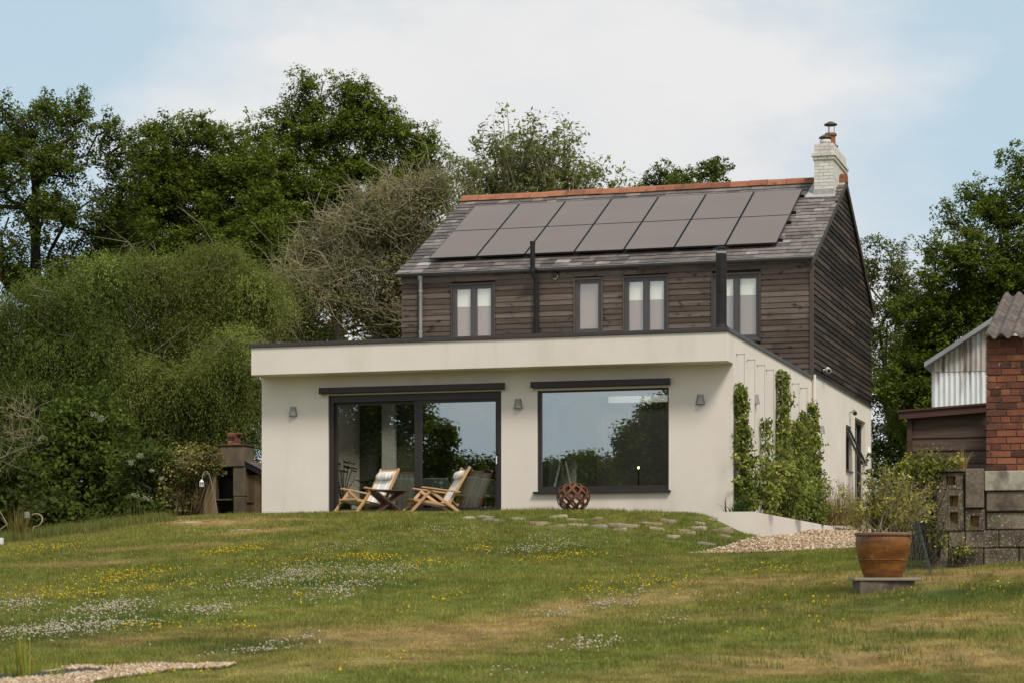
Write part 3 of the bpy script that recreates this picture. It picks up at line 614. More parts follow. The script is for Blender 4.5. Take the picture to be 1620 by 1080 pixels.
# chimney
ch0, ch1, cy0, cy1 = -8.2, -7.76, 51.06, 53.06
m = MB(); z = 7.25; r = 0
def brick_course(z, h, x0, x1, y0, y1, mb):
    off = .11*(r % 2)
    for yy, o in ((y0, 0), (y1-.1, 0)):
        x = x0-off
        while x < x1-.01:
            a, b = max(x, x0), min(x+.22, x1); x += .225
            if b-a > .02: mb.box(a+.002, b-.003, yy+random.uniform(-.002, .002), yy+.1, z, z+h-.01)
    for xx in (x0, x1-.1):
        y = y0+.1-off
        while y < y1-.1:
            a, b = max(y, y0+.1), min(y+.22, y1-.1); y += .225
            if b-a > .02: mb.box(xx+random.uniform(-.002, .002), xx+.1, a+.002, b-.003, z, z+h-.01)
while z < 8.66:
    ex = 0
    if 8.30 <= z < 8.36: ex = .028
    if 8.36 <= z < 8.50: ex = .055
    brick_course(z, .074, ch0-ex, ch1+ex, cy0-ex, cy1+ex, m); z += .074; r += 1
chim = part('chimney', m, 'white_brick', roof)
# sub-parts may go only one level below a part, so the chimney's fittings are parts of the roof too
m = MB().box(ch0+.008, ch1-.008, cy0+.008, cy1-.008, 7.2, 8.67).box(ch0-.02, ch1+.02, cy0-.02, cy1+.02, 8.345, 8.353).box(ch0+.06, ch1-.06, cy0+.06, cy1-.06, 8.67, 8.72); part('chimney_core', m, 'mortar_white', roof)
m = MB()
m.hexa([RP(ch0-.16, (cy0-V1+.12)/ct-.17, .045), RP(ch1+.05, (cy0-V1+.12)/ct-.17, .045), RP(ch1+.05, (cy0-V1+.12)/ct-.17, .03), RP(ch0-.16, (cy0-V1+.12)/ct-.17, .03)], [RP(ch0-.16, (cy0-V1+.12)/ct+.02, .045), RP(ch1+.05, (cy0-V1+.12)/ct+.02, .045), RP(ch1+.05, (cy0-V1+.12)/ct+.02, .03), RP(ch0-.16, (cy0-V1+.12)/ct+.02, .03)])
m.box(ch0-.012, ch1+.012, cy0-.012, cy0-.004, roofz(cy0)-.02, roofz(cy0)+.17)
tc = (cy0-V1+.12)/ct
m.hexa([RP(ch0-.18, tc-.16, .05), RP(ch0+.0, tc-.16, .05), RP(ch0, tc-.16, .035), RP(ch0-.18, tc-.16, .035)], [RP(ch0-.14, TL-.1, .05), RP(ch0, TL-.1, .05), RP(ch0, TL-.1, .035), RP(ch0-.14, TL-.1, .035)])
part('lead_flashing', m, 'lead', roof)
def pot(x, y, z0, h, r, capz, capr, mat):
    m = MB().lathe((x, y, z0), [(r*1.1, 0), (r*1.12, .05), (r, .07), (r*.92, h-.08), (r*1.18, h-.06), (r*1.18, h-.02), (r, h), (r*.8, h), (r*.78, h-.1)], 20)
    part('chimney_pot', m, mat, roof, smooth=True)
    m = MB().lathe((x, y, z0), [(capr*.92, capz), (capr, capz+.012), (capr*.95, capz+.03), (capr*.4, capz+.075), (.02, capz+.09)], 24)
    m.lathe((x, y, z0), [(.001, capz+.005), (capr*.92, capz)], 24)
    for k in range(3): a = k*2.1; m.bar((x+r*.7*math.cos(a), y+r*.7*math.sin(a), z0+h-.05), (x+r*.7*math.cos(a), y+r*.7*math.sin(a), z0+capz+.02), .012, .012, (1, 0, 0))
    part('cowl', m, 'cowl', roof, smooth=True)
pot(-8.0, 51.42, 8.7, .17, .11, .2, .15, 'white_brick')
pot(-7.96, 51.95, 8.7, .42, .12, .6, .155, 'terracotta')
pot(-7.98, 52.6, 8.7, .16, .1, .22, .1, 'terracotta')
# gutter and pipes
m = MB(); gz0 = EZ_-.075; prof = [(-.075+.075*math.cos(a), -.06*math.sin(a)) for a in np.linspace(0, math.pi, 9)]
gp = [(RU0-.02, V1-.045+a, gz0+.05+b) for a, b in prof]+[(RU0-.02, V1-.045+a*.86-.01, gz0+.05+b*.86) for a, b in prof[::-1]]
m.prism(gp, (RU1-RU0+.0, 0, 0))
x = RU0+.8
while x < RU1: m.prism([(x, p[1]-.003 if p[1] < V1-.12 else p[1]+.002, p[2]-.003) for p in gp[:9]]+[(x, p[1], p[2]+.004) for p in gp[8::-1]], (.03, 0, 0)); x += .95
part('gutter', m, 'gutter', smooth=True)
m = MB().tube([(RU0-.02, V1-.199, gz0+.053), (RU1, V1-.199, gz0+.053)], .009, 8); part('gutter_lip', m, 'galv', smooth=True)
m = MB().tube([(-16.36, V1-.1, gz0), (-16.36, V1-.1, gz0-.07), (-16.36, V1-.075, gz0-.12), (-16.36, V1-.075, 2.96)], [.065, .055, .042, .042], 14)
for zz in (5.2, 4.3): m.lathe((-16.36, V1-.075, zz), [(.05, 0), (.05, .05)], 14)
part('downpipe', m, 'galv', smooth=True)
m = MB().tube([(-13.68, V1-.09, 2.96), (-13.68, V1-.09, 5.35), (-13.72, V1-.2, 5.48), (-13.72, V1-.26, 5.58), (-13.72, V1-.26, 6.16)], .055, 14)
m.lathe((-13.72, V1-.26, 6.12), [(.062, 0), (.062, .06), (.03, .065)], 14).lathe((-13.68, V1-.09, 4.85), [(.066, 0), (.066, .06)], 14).lathe((-13.72, V1-.26, 5.52), [(.066, 0), (.066, .08)], 14)
part('soil_pipe', m, 'black', smooth=True)
m = MB().lathe((0, 0, 0), [(.075, 0), (.08, .02), (.07, .05), (.055, .06), (.05, .02)], 20)
m.v = [(-13.27+x, V1-.026-z, 5.43+y) for x, y, z in m.v]; part('vent_cowl', m, 'steel', smooth=True)
# flue
fu = onV(1141, 383, 39.9).x
m = MB().tube([(fu, 39.9, 2.94), (fu, 39.9, 3.28)], .098, 24).lathe((fu, 39.9, 3.25), [(.128, 0), (.128, .05), (.1, .1)], 24).tube([(fu, 39.9, 3.3), (fu, 39.9, 4.62)], .098, 24).lathe((fu, 39.9, 4.33), [(.103, 0), (.103, .03)], 24).lathe((fu, 39.9, 3.93), [(.102, 0), (.102, .02)], 24)
fl = part('flue', m, 'black', smooth=True)
m = MB().lathe((fu, 39.9, 4.62), [(.085, 0), (.085, .04), (.04, .06), (.04, .1)], 20); part('flue_collar', m, 'steel', fl, smooth=True)
m = MB().lathe((fu, 39.9, 4.7), [(.15, 0), (.155, .012), (.06, .04), (.015, .05)], 24).lathe((fu, 39.9, 4.7), [(.001, .004), (.15, 0)], 24); part('flue_cap', m, 'black', fl, smooth=True)
# upper windows
def frame4(mb, x0, x1, z0, z1, y0, y1, w, wb=None):
    wb = wb or w
    mb.box(x0, x0+w, y0, y1, z0, z1).box(x1-w, x1, y0, y1, z0, z1).box(x0+w, x1-w, y0, y1, z1-w, z1).box(x0+w, x1-w, y0, y1, z0, z0+wb)
for i, (a, b, z0, z1) in enumerate(WIN):
    m = MB(); frame4(m, a-.03, b+.03, z0-.03, z1+.03, V1-.045, V1+.05, .035); w_ = part('window', m, 'trim_wood')
    m = MB(); frame4(m, a+.006, b-.006, z0+.006, z1-.006, V1+.0, V1+.09, .04)
    sp = [(a+.044, b-.044)]
    if i != 1:
        c = (a+b)/2; m.box(c-.028, c+.028, V1+.004, V1+.086, z0+.046, z1-.046); sp = [(a+.045, c-.028), (c+.028, b-.045)]
    for s0, s1 in sp: frame4(m, s0, s1, z0+.046, z1-.046, V1+.012, V1+.08, .042)
    part('window_frame', m, 'grey_frame', w_)
    mg, mb_, mt = MB(), MB(), MB()
    for s0, s1 in sp:
        mg.box(s0+.042, s1-.042, V1+.05, V1+.056, z0+.088, z1-.088)
        if i == 1: mt.box(s0, s1, V1+.094, V1+.098, z0+.03, z1-.03)
        else:
            zm = 4.86+(.02 if i == 3 else 0); mb_.box(s0+.01, s1-.01, V1+.088, V1+.092, zm, z1-.04); mt.box(s0, s1, V1+.094, V1+.098, z0+.03, zm+.02)
    part('window_pane', mg, 'glass_up', w_); part('voile', mt, 'taupe', w_)
    if i != 1: part('roller_blind', mb_, 'blind', w_)
    m = MB().box(a-.04, b+.04, V1-.075, V1-.02, z0-.07, z0-.035); part('window_sill', m, 'coping', w_)
# sliding door
m = MB(); m.box(SX0, SX0+.09, V0+.05, V0+.2, 0, SZ).box(SX1-.075, SX1, V0+.03, V0+.2, 0, SZ).box(SX0+.09, SX1-.075, V0+.035, V0+.2, SZ-.13, SZ).box(SX0+.09, SX1-.075, V0+.05, V0+.2, -.02, .05)
sd = part('sliding_door', m, 'dark_metal')
m = MB(); frame4(m, SX0+.09, -13.52, .05, SZ-.13, V0+.125, V0+.175, .05, .05); part('fixed_sash', m, 'dark_metal', sd)
m = MB(); frame4(m, -13.585, SX1-.075, .051, SZ-.131, V0+.06, V0+.115, .05, .05); m.box(-13.585, -13.45, V0+.055, V0+.12, .051, SZ-.131); part('sliding_sash', m, 'dark_metal', sd)
m = MB().box(SX0+.14, -13.57, V0+.145, V0+.153, .1, SZ-.18); part('fixed_pane', m, 'glass', sd)
m = MB().box(-13.45, SX1-.125, V0+.085, V0+.093, .1, SZ-.18); part('sliding_pane', m, 'glass', sd)
m = MB().tube([(SX1-.1, V0+.03, .88), (SX1-.1, V0+.03, 1.02)], .012, 8).box(SX1-.11, SX1-.09, V0+.03, V0+.062, .89, .91).box(SX1-.11, SX1-.09, V0+.03, V0+.062, .99, 1.01); part('door_handle', m, 'white_plastic', sd)
# picture window
m = MB(); m.box(WX0, WX0+.06, V0+.04, V0+.14, WZ0+.04, WZ1).box(WX1-.03, WX1, V0+.04, V0+.14, WZ0+.04, WZ1).box(WX0+.06, WX1-.03, V0+.04, V0+.14, WZ1-.03, WZ1).box(WX0+.06, WX1-.03, V0+.04, V0+.14, WZ0+.04, WZ0+.095)
pw = part('picture_window', m, 'dark_metal')
m = MB().box(WX0+.06, WX1-.03, V0+.085, V0+.093, WZ0+.095, WZ1-.03); part('window_pane', m, 'glass', pw)
m = MB().box(-11.30, -8.785, V0-.07, V0+.04, .325, .365).box(WX0, WX1, V0+.04, V0+.14, .365, .4); part('window_sill', m, 'dark_metal', pw, bevel=.004)
for a, b in ((-15.387, -11.839), (-11.329, -8.79)):
    m = MB().box(a+.012, b-.012, V0-.115, V0+.0, 2.212, 2.325); bx = part('blind_box', m, 'dark_metal', bevel=.01)
    part('end_cap', MB().box(a, a+.012, V0-.118, V0, 2.209, 2.328), 'dark_metal', bx); part('end_cap', MB().box(b-.012, b, V0-.118, V0, 2.209, 2.328), 'dark_metal', bx)
    m = MB().box(a-.01, a+.03, V0-.1, V0-.06, 2.195, 2.212); part('blind_bracket', m, 'white_plastic', bx)
# side window (top hung, propped open) and glazed side door
m = MB(); frame4m = lambda mb, y0, y1, z0, z1, x0, x1, w: (mb.box(x0, x1, y0, y0+w, z0, z1), mb.box(x0, x1, y1-w, y1, z0, z1), mb.box(x0, x1, y0+w, y1-w, z1-w, z1), mb.box(x0, x1, y0+w, y1-w, z0, z0+w))
frame4m(m, 52.37, 53.27, 1.41, 2.45, UR-.16, UR-.06, .05); sw = part('side_window', m, 'dark_metal')
m = MB().box(UR-.06, UR+.05, 52.33, 53.31, 1.372, 1.402); part('window_sill', m, 'dark_metal', sw)
top = Vector((UR-.05, 0, 2.42)); bot = Vector((UR+.36, 0, 1.56)); m = MB()
for y in (52.42, 53.17): m.bar(top+Vector((0, y+.025, 0)), bot+Vector((0, y+.025, 0)), .05, .05, (1, 0, 0))
for p in (top, bot): m.bar(p+Vector((0, 52.42, 0)), p+Vector((0, 53.22, 0)), .05, .05)
part('open_sash', m, 'dark_metal', sw)
m = MB().hexa([top+Vector((0, 52.46, -.02)), top+Vector((0, 53.18, -.02)), top+Vector((.006, 53.18, -.02)), top+Vector((.006, 52.46, -.02))], [bot+Vector((0, 52.46, .02)), bot+Vector((0, 53.18, .02)), bot+Vector((.006, 53.18, .02)), bot+Vector((.006, 52.46, .02))]); part('sash_pane', m, 'glass', sw)
m = MB(); frame4m(m, 53.83, 55.63, .1, 2.73, UR-.2, UR-.1, .07)
m.box(UR-.19, UR-.11, 54.69, 54.77, .17, 2.66).box(UR-.19, UR-.11, 53.9, 54.69, 2.02, 2.08).box(UR-.19, UR-.11, 54.77, 55.56, 2.02, 2.08); dd = part('side_door', m, 'dark_metal')
m = MB().box(UR-.155, UR-.15, 53.9, 55.56, .17, 2.66); part('door_pane', m, 'glass', dd)
# ------------------------------------------------------------------ solar panels
def ray_roof(px, py, n=.13):
    d = FW+RT*((px-CX)/FPX); k = (HY-py)/FPX
    nv = Vector((0, -st_, ct)); p0 = RP(0, 0, n)
    dv = Vector((d[0], d[1], k)); o = Vector((0, 0, -EYE)); return o+dv*((p0-o).dot(nv)/dv.dot(nv))
def r_ut(p): return p.x, (p.y-(V1-.12)+.13*st_)/ct
ubl, tb = r_ut(ray_roof(679, 409)); utl, tt_ = r_ut(ray_roof(750, 326)); ubr, tb2 = r_ut(ray_roof(1230, 384)); utr, tt2 = r_ut(ray_roof(1270, 299))
U0s, U1s = (ubl+utl)/2, (ubr+utr)/2; tb = (tb+tb2)/2; tt_ = (tt_+tt2)/2; tm = r_ut(ray_roof(716, 366))[1]
print('SOLAR', U0s, U1s, ubl, utl, ubr, utr, 't', tb, tm, tt_, 'TL', TL)
ordn = ['first', 'second', 'third', 'fourth', 'fifth', 'sixth', 'seventh', 'eighth', 'ninth', 'tenth', 'eleventh', 'twelfth', 'thirteenth', 'fourteenth', 'fifteenth', 'sixteenth']
pw_ = (U1s-U0s)/7
for row, (t0, t1) in enumerate(((tb, tm), (tm, tt_))):
    for c in range(7):
        a, b = U0s+c*pw_+.012, U0s+(c+1)*pw_-.012; p0, p1 = t0+.008, t1-.008
        lab = 'black solar panel, %s in the %s row on the roof' % ({0: 'leftmost', 6: 'rightmost', 3: 'middle one'}.get(c, ordn[c]+' from the left'), ('lower', 'upper')[row])
        th = thing('solar_panel', lab, 'solar panel', RP((a+b)/2, (p0+p1)/2, .1), 'solar panels on the slate roof')
        def slab(x0, x1, s0, s1, n0, n1): return [RP(x0, s0, n0), RP(x1, s0, n0), RP(x1, s0, n1), RP(x0, s0, n1)], [RP(x0, s1, n0), RP(x1, s1, n0), RP(x1, s1, n1), RP(x0, s1, n1)]
        m = MB().hexa(*slab(a+.012, b-.012, p0+.012, p1-.012, .1, .129)); m.build('cell_sheet', MT['solar'], th)
        m = MB(); f = .013
        for s in ((a, a+f, p0, p1), (b-f, b, p0, p1), (a+f, b-f, p0, p0+f), (a+f, b-f, p1-f, p1)): m.hexa(*slab(*s, .095, .132))
        m.build('panel_frame', MT['solar_frame'], th)
m = MB()
for t in (tb+.35, tm-.35, tm+.35, tt_-.35):
    m.hexa([RP(U0s+.1, t, .02), RP(U0s+.1, t, .094), RP(U0s+.1, t+.05, .094), RP(U0s+.1, t+.05, .02)], [RP(U1s+.06, t, .02), RP(U1s+.06, t, .094), RP(U1s+.06, t+.05, .094), RP(U1s+.06, t+.05, .02)])
m.build('mounting_rails', MT['black'], roof)
# ------------------------------------------------------------------ wall lights, camera
def wall_light(loc, rz, label, name='wall_light', mat='galv', s=1.0, grp='wedge shaped metal wall lights'):
    t = thing(name, label, 'wall light', loc, grp, rz)
    m = MB(); n = 12
    def ring(r, z, flat): return [(r*math.cos(a)*1.0*s, (-.0-r*math.sin(a)*.95)*s, z*s) for a in np.linspace(0, math.pi, n)]
    lo, hi = ring(.085, -.085, 0), ring(.055, .085, 0)
    m.add(lo+hi, [(i, i+1, n+i+1, n+i) for i in range(n-1)]+[tuple(range(n, 2*n)), (0, n, 2*n-1, n-1)])
    m.build('lamp_body', MT[mat], t, local=True, smooth=True)
    m = MB().add([(x*.9, y*.9-.003, z+.004) for x, y, z in lo], [tuple(range(n-1, -1, -1))]); m.build('lamp_lens', MT['grey_frame'], t, local=True)
    return t
for (px, py), lab in zip(((464, 650), (820, 638), (1108, 631)), ('grey metal wall light left of the sliding door', 'grey metal wall light between the sliding door and picture window', 'grey metal wall light right of the picture window, on the front wall')):
    p = onV(px, py, V0); wall_light((p.x, V0-.002, p.z), 0, lab)
p = onU(1195, 631, UR); wall_light((UR+.002, p.y, p.z), math.pi/2, 'grey metal wall light among the trellis wires on the side wall')
p = onU(1299, 679, UR); wall_light((UR+.007, p.y, p.z), math.pi/2, 'grey metal wall light on the side wall, behind the climbers')
p = onU(1351, 703, UR); wall_light((UR+.007, 53.55, p.z), math.pi/2, 'small white wall light between the side window and side door', 'wall_light', 'white_plastic', .8, 'white outdoor lamps by the side door')
p = onU(1376, 712, UR); wall_light((UR+.007, 56.1, p.z), math.pi/2, 'small white wall light beyond the side door, at the far corner', 'wall_light', 'white_plastic', .8, 'white outdoor lamps by the side door')
def sec_cam(p, label, mat, nm, cat):
    t = thing(nm, label, cat, p)
    m = MB().tube([(p[0], p[1], p[2]), (p[0]+.07, p[1], p[2]+.01), (p[0]+.1, p[1]-.03, p[2])], .018, 8); m.build('bracket', MT[mat], t, smooth=True)
    m = MB().tube([(p[0]+.08, p[1]+.06, p[2]+.03), (p[0]+.14, p[1]-.12, p[2]-.03)], [.045, .055], 12); m.build('head', MT[mat], t, smooth=True)
    m = MB().tube([(p[0]+.141, p[1]-.121, p[2]-.03), (p[0]+.143, p[1]-.128, p[2]-.032)], .04, 12); m.build('lens', MT['black'], t)
p = onU(1301, 585, UR); sec_cam((UR+.02, p.y, p.z), 'small white security camera on the dark gable boards', 'white_plastic', 'security_camera', 'camera')
p = onU(1344, 652, UR); sec_cam((UR+.005, p.y, p.z), 'small steel spotlight high on the side wall above the side window', 'steel', 'spotlight', 'spotlight')
# ------------------------------------------------------------------ trellis wires
wire_px = [(1170, 560), (1187, 570), (1203, 578), (1217, 586), (1231, 592), (1245, 600), (1258, 607), (1271, 614)]
for i, (px, py) in enumerate(wire_px):
    p = onU(px-5, py, UR); t = thing('trellis_wire', 'thin steel trellis wire on the side wall, %s from the front corner' % ordn[i], 'trellis wire', (UR, p.y, .2), 'trellis wires on the side wall')
    zt = 2.76; m = MB().tube([(UR+.14, p.y, zt), (UR+.14, p.y, .15)], .004, 5); m.build('cable', MT['wire'], t)
    for zz in (zt-.02, .2):
        m = MB().tube([(UR, p.y, zz), (UR+.15, p.y, zz)], .007, 6).tube([(UR, p.y, zz), (UR+.012, p.y, zz)], .022, 10); m.build('standoff', MT['wire'], t)
# ------------------------------------------------------------------ inside the windows
def tub_chair(p, rz, label):
    t = thing('dining_chair', label, 'chair', p, 'pale chairs inside the glass doors', rz)
    m = MB(); n = 14; ang = np.linspace(-.15*math.pi, 1.15*math.pi, n)
    prof = [(.24, .43), (.27, .5), (.29, .62), (.3, .76), (.26, .78), (.25, .62), (.22, .5)]
    vs = [(r*math.cos(a), r*math.sin(a)*.95, z-(.08 if (k < 2 or k > n-3) and z > .7 else 0)) for r, z in prof for k, a in enumerate(ang)]
    m.add(vs, [(j*n+k, j*n+k+1, (j+1)*n+k+1, (j+1)*n+k) for j in range(len(prof)-1) for k in range(n-1)]); m.build('shell', MT['upholstery'], t, local=True, smooth=True)
    m = MB().lathe((0, 0, 0), [(.01, .42), (.23, .42), (.25, .46), (.23, .49), (.01, .5)], 18); m.build('seat', MT['upholstery'], t, local=True, smooth=True)
    for a, b in ((1, 1), (1, -1), (-1, 1), (-1, -1)):
        m = MB().tube([(a*.14, b*.14, .43), (a*.23, b*.23, 0)], [.018, .011], 8); m.build('leg', MT['chair_wood'], t, local=True)
for (px, v, rz), lab in zip(((640, 41.6, .3), (690, 41.7, -.2), (738, 41.4, .2), (765, 42.3, -.3)), ('pale green dining chair indoors, seen left of the door mullion', 'pale green dining chair indoors, just right of the door mullion', 'pale green dining chair indoors behind the right deck chair', 'pale green dining chair indoors near the right door jamb')):
    p = onV(px, 780, v); tub_chair((p.x, v, 0), rz+math.pi, lab)
p = onV(890, 700, 39.5); t = thing('tripod_stand', 'pale tripod stand behind the picture window', 'tripod', (p.x, 39.5, 0))
zt = onV(890, 728, 39.5).z
for a, q in ((872, 39.36), (908, 39.36), (893, 39.9)):
    b = onV(a, 775, q); f = Vector((p.x+(b.x-p.x)*1.25, 39.5+(q-39.5)*1.25, 0)); m = MB().tube([(p.x+(b.x-p.x)*.2, 39.5, zt), f], .021, 8); m.build('leg', MT['white_plastic'], t)
m = MB().tube([(p.x, 39.5, zt-.05), (p.x, 39.5, zt+.06)], .06, 12); m.build('tripod_head', MT['black'], t)
m = MB().tube([(p.x-.06, 39.5, zt+.1), (p.x+.12, 39.45, zt+.14)], [.05, .07], 12); m.build('spot_head', MT['black'], t)
p = onV(1010, 739, 44.0); t = thing('table_lamp', 'small lit lamp glowing inside the picture window', 'lamp', (p.x, 44, 0))
m = MB().tube([(p.x, 44, 0), (p.x, 44, p.z-.05)], .015, 8).tube([(p.x, 44, 0), (p.x, 44, .03)], .13, 16); m.build('stand', MT['black'], t)
m = MB().lathe((p.x, 44, p.z), [(.003, -.028), (.019, -.019), (.026, 0), (.019, .019), (.003, .028)], 12); m.build('bulb', MT['bulb'], t, smooth=True)
def house_plant(px, v, h, label):
    p = onV(px, 780, v); t = thing('house_plant', label, 'plant', (p.x, v, 0), 'house plants indoors')
    m = MB().lathe((p.x, v, 0), [(.13, 0), (.17, .28), (.15, .28), (.14, .24), (.01, .24)], 16); m.build('plant_pot', MT['grey_frame'], t, smooth=True)
    m = MB()
    for k in range(16):
        a = random.uniform(0, 6.28); l = random.uniform(.5, 1)*(h-.3); e = Vector((p.x+math.cos(a)*.32*random.random(), v+math.sin(a)*.25*random.random(), .28+l)); s = Vector((p.x, v, .25))
        m.tube([s, (s+e)/2+Vector((0, 0, .08)), e], .006, 5)
        u = Vector((math.cos(a), math.sin(a), -.3)).normalized(); w = u.cross(Vector((0, 0, 1))).normalized(); L = random.uniform(.14, .24)
        m.add([e, e+u*L*.5+w*L*.35, e+u*L, e+u*L*.5-w*L*.35], [(0, 1, 2, 3)])
    m.build('plant_leaves', MT['dark_leaf_plain'], t)
house_plant(543, 40.6, 1.2, 'leafy house plant indoors at the left end of the sliding door'); house_plant(586, 41.0, .8, 'leafy house plant indoors behind the left deck chair')
# ------------------------------------------------------------------ terrace: deck chairs, folding table, sphere
tz = -.03
m = MB().box(-15.62, -11.7, 37.95, V0-.005, -.09, tz); o = m.build('patio', MT['patio']); tag(o, 'narrow paved strip in front of the sliding door', kind='structure')
def deck_chair(px, D, rz, label, cap=False):
    p = W(px, 800, D); p.z = tz
    t = thing('deck_chair', label, 'chair', p, 'wooden deck chairs by the sliding door', rz)
    wd = MT['chair_wood']; hw = .29
    J = lambda x, y, z: Vector((x, y, z))
    fx, fz = .15, .38; back0, back1 = J(-.2, 0, .12), J(-.62, 0, .83)
    for s in (-1, 1):
        y = s*hw
        MB().bar(J(.5, y, .0), J(.13, y, .40), .028, .05).build('front_leg', wd, t, local=True, bevel=.004)
        MB().bar(J(.16, y-s*.03, .41), J(-.44, y-s*.03, 0), .028, .05).build('rear_leg', wd, t, local=True, bevel=.004)
        MB().bar(J(.3, y+s*.01, .452), J(-.41, y+s*.01, .372), .075, .026).build('armrest', wd, t, local=True, bevel=.006)
        MB().bar(back0+J(0, y-s*.062, 0), back1+J(0, y-s*.062, 0), .026, .05).build('back_rail', wd, t, local=True, bevel=.004)
        MB().bar(J(.42, y-s*.062, .235), J(-.22, y-s*.062, .14), .026, .05).build('seat_rail', wd, t, local=True, bevel=.004)
    w2 = hw-.05
    for a, b in ((J(.41, -w2, .245), J(.41, w2, .245)), (J(.46, -hw, .03), J(.46, hw, .03)), (J(-.4, -hw, .03), J(-.4, hw, .03)), (back1-J(-.015, w2, .03), back1-J(-.015, -w2, .03))):
        MB().bar(a, b, .03, .03).build('crossbar', wd, t, local=True, bevel=.004)
    # canvas: one continuous sling over seat and back
    pts = [(.42, .258), (.3, .222), (.1, .17), (-.08, .14), (-.19, .16), (-.26, .25), (-.36, .42), (-.47, .6), (-.6, .815)]
    m = MB(); ys = np.linspace(-w2+.01, w2-.01, 9)
    top_ = [(x, y, z-.018*(1-(y/w2)**2)) for x, z in pts for y in ys]; n = len(ys)
    m.add(top_+[(x-.004, y, z-.006) for x, y, z in top_], [(i*n+k, i*n+k+1, (i+1)*n+k+1, (i+1)*n+k) for i in range(len(pts)-1) for k in range(n-1)]+[(len(top_)+i*n+k, len(top_)+(i+1)*n+k, len(top_)+(i+1)*n+k+1, len(top_)+i*n+k+1) for i in range(len(pts)-1) for k in range(n-1)])
    m.build('canvas_sling', MT['stripes'], t, local=True, smooth=True)
    c = J(-.5, 0, .68); prof = [(.002, -.2), (.035, -.195), (.055, -.17), (.06, 0), (.055, .17), (.035, .195), (.002, .2)]
    m = MB().lathe((0, 0, 0), prof, 14); d1 = Vector((-.5, 0, .85)); d2 = Vector((.85, 0, .5))
    m.v = [tuple(c+d1*x*1.25+d2*(y*.75+.03)+Vector((0, z, 0))) for x, y, z in m.v]; m.build('head_pillow', MT['stripes'], t, local=True, smooth=True)
    if cap:
        m = MB().lathe((0, 0, 0), [(.1, 0), (.1, .05), (.06, .09), (.01, .1)], 14); m.v = [(-.6+x, y-.02, .82+z) for x, y, z in m.v]
        o = m.build('cap', MT['black'], t, local=True, smooth=True)
    return t
deck_chair(578, 40.55, math.pi+1.12, 'light wooden deck chair with striped canvas, left of the folding table')
deck_chair(685, 40.3, math.pi+.62, 'light wooden deck chair with striped canvas, right of the folding table')
_c = W(685, 800, 40.3); _a = math.pi+.62; p = Vector((_c.x-.62*math.cos(_a)-.12*math.sin(_a), _c.y-.62*math.sin(_a)+.12*math.cos(_a), tz+.82)); m = MB().lathe((p.x, p.y, p.z-.03), [(.08, 0), (.075, .035), (.045, .06), (.01, .07)], 14); tag(m.build('cap', MT['black'], smooth=True), 'dark cap hanging on top of the right deck chair', 'cap')
p = W(612, 800, 40.35); p.z = tz
t = thing('side_table', 'dark brown folding slatted side table between the deck chairs', 'table', p, None, .7)
for k in range(9):
    y = -.24+k*.06
    MB().box(-.31, .31, y-.025, y+.025, .395, .415).build('top_slat', MT['table_wood'], t, local=True) if k % 1 == 0 else 0
for s in (-1, 1):
    m = MB()
    for k in range(6):
        y = -.22+k*.085+(.022 if s > 0 else -.02); m.bar((s*.29, y, .39), (-s*.25, y, .0), .04, .024)
    m.build('slatted_leg', MT['table_wood'], t, local=True)
    MB().bar((s*.255, -.25, .375), (s*.255, .25, .375), .03, .03).build('stretcher', MT['table_wood'], t, local=True)
# rusty woven sphere
p = W(907, 790, 39.55); R_ = .29; cz = -.02+.245
m = MB()
for sg in (1, -1):
    for k in range(9):
        pts = []
        for i in range(19):
            f = i/18; lat = -math.pi*.36+f*math.pi*.83; lon = k*2*math.pi/9+sg*f*2.1
            pts.append((lat, lon))
        rr = R_+(.006 if sg > 0 else -.003); wv = .021; vs = []
        for i, (la, lo) in enumerate(pts):
            P_ = Vector((math.cos(la)*math.cos(lo), math.cos(la)*math.sin(lo), math.sin(la)*.86))
            la2, lo2 = pts[min(i+1, 18)]; la1, lo1 = pts[max(i-1, 0)]
            Tn = (Vector((math.cos(la2)*math.cos(lo2), math.cos(la2)*math.sin(lo2), math.sin(la2)*.86))-Vector((math.cos(la1)*math.cos(lo1), math.cos(la1)*math.sin(lo1), math.sin(la1)*.86))).normalized()
            N_ = P_.normalized(); B_ = N_.cross(Tn).normalized()
            for a, b in ((wv, .0025), (-wv, .0025), (-wv, -.0025), (wv, -.0025)): vs.append(Vector((p.x, p.y, cz))+P_*rr+B_*a+N_*b)
        m.add(vs, [(i*4+j, i*4+(j+1) % 4, i*4+4+(j+1) % 4, i*4+4+j) for i in range(18) for j in range(4)]+[(3, 2, 1, 0), (72, 73, 74, 75)])
o = m.build('garden_sphere', MT['rust']); tag(o, 'rusty woven steel band sphere on the lawn below the picture window', 'sculpture')
# ------------------------------------------------------------------ white planter walls by the side
zt = W(1188, 808.5, 38.35).z
a = onV(1133, 809, 37.0); c = W(1192, 809, 38.3)
A = Vector((W(1134, 809, 38.6).x, c.y, 0)); B = Vector((c.x, c.y, 0)); L = 12.6
m = MB()
m.box(A.x, B.x, B.y, B.y+.2, -1.1, zt, .5)
m.box(B.x-.2, B.x, B.y+.2, B.y+L, -1.1, zt-.0005, .5)
m.box(A.x, UR-.02, B.y+.2, V0-.01, -1.1, zt-.07, .5)
o = m.build('planter_wall', MT['render']); tag(o, 'low white rendered planter wall running back from the front corner', 'planter')
SOILX0, SOILX1 = UR+.01, B.x-.21
m = MB().box(SOILX0, SOILX1, V0, B.y+L, -.6, zt-.09); tag(m.build('planter_soil', MT['soil']), 'dark soil bed along the side wall', kind='structure')
p = W(1311, 830, 51.0); m = MB()
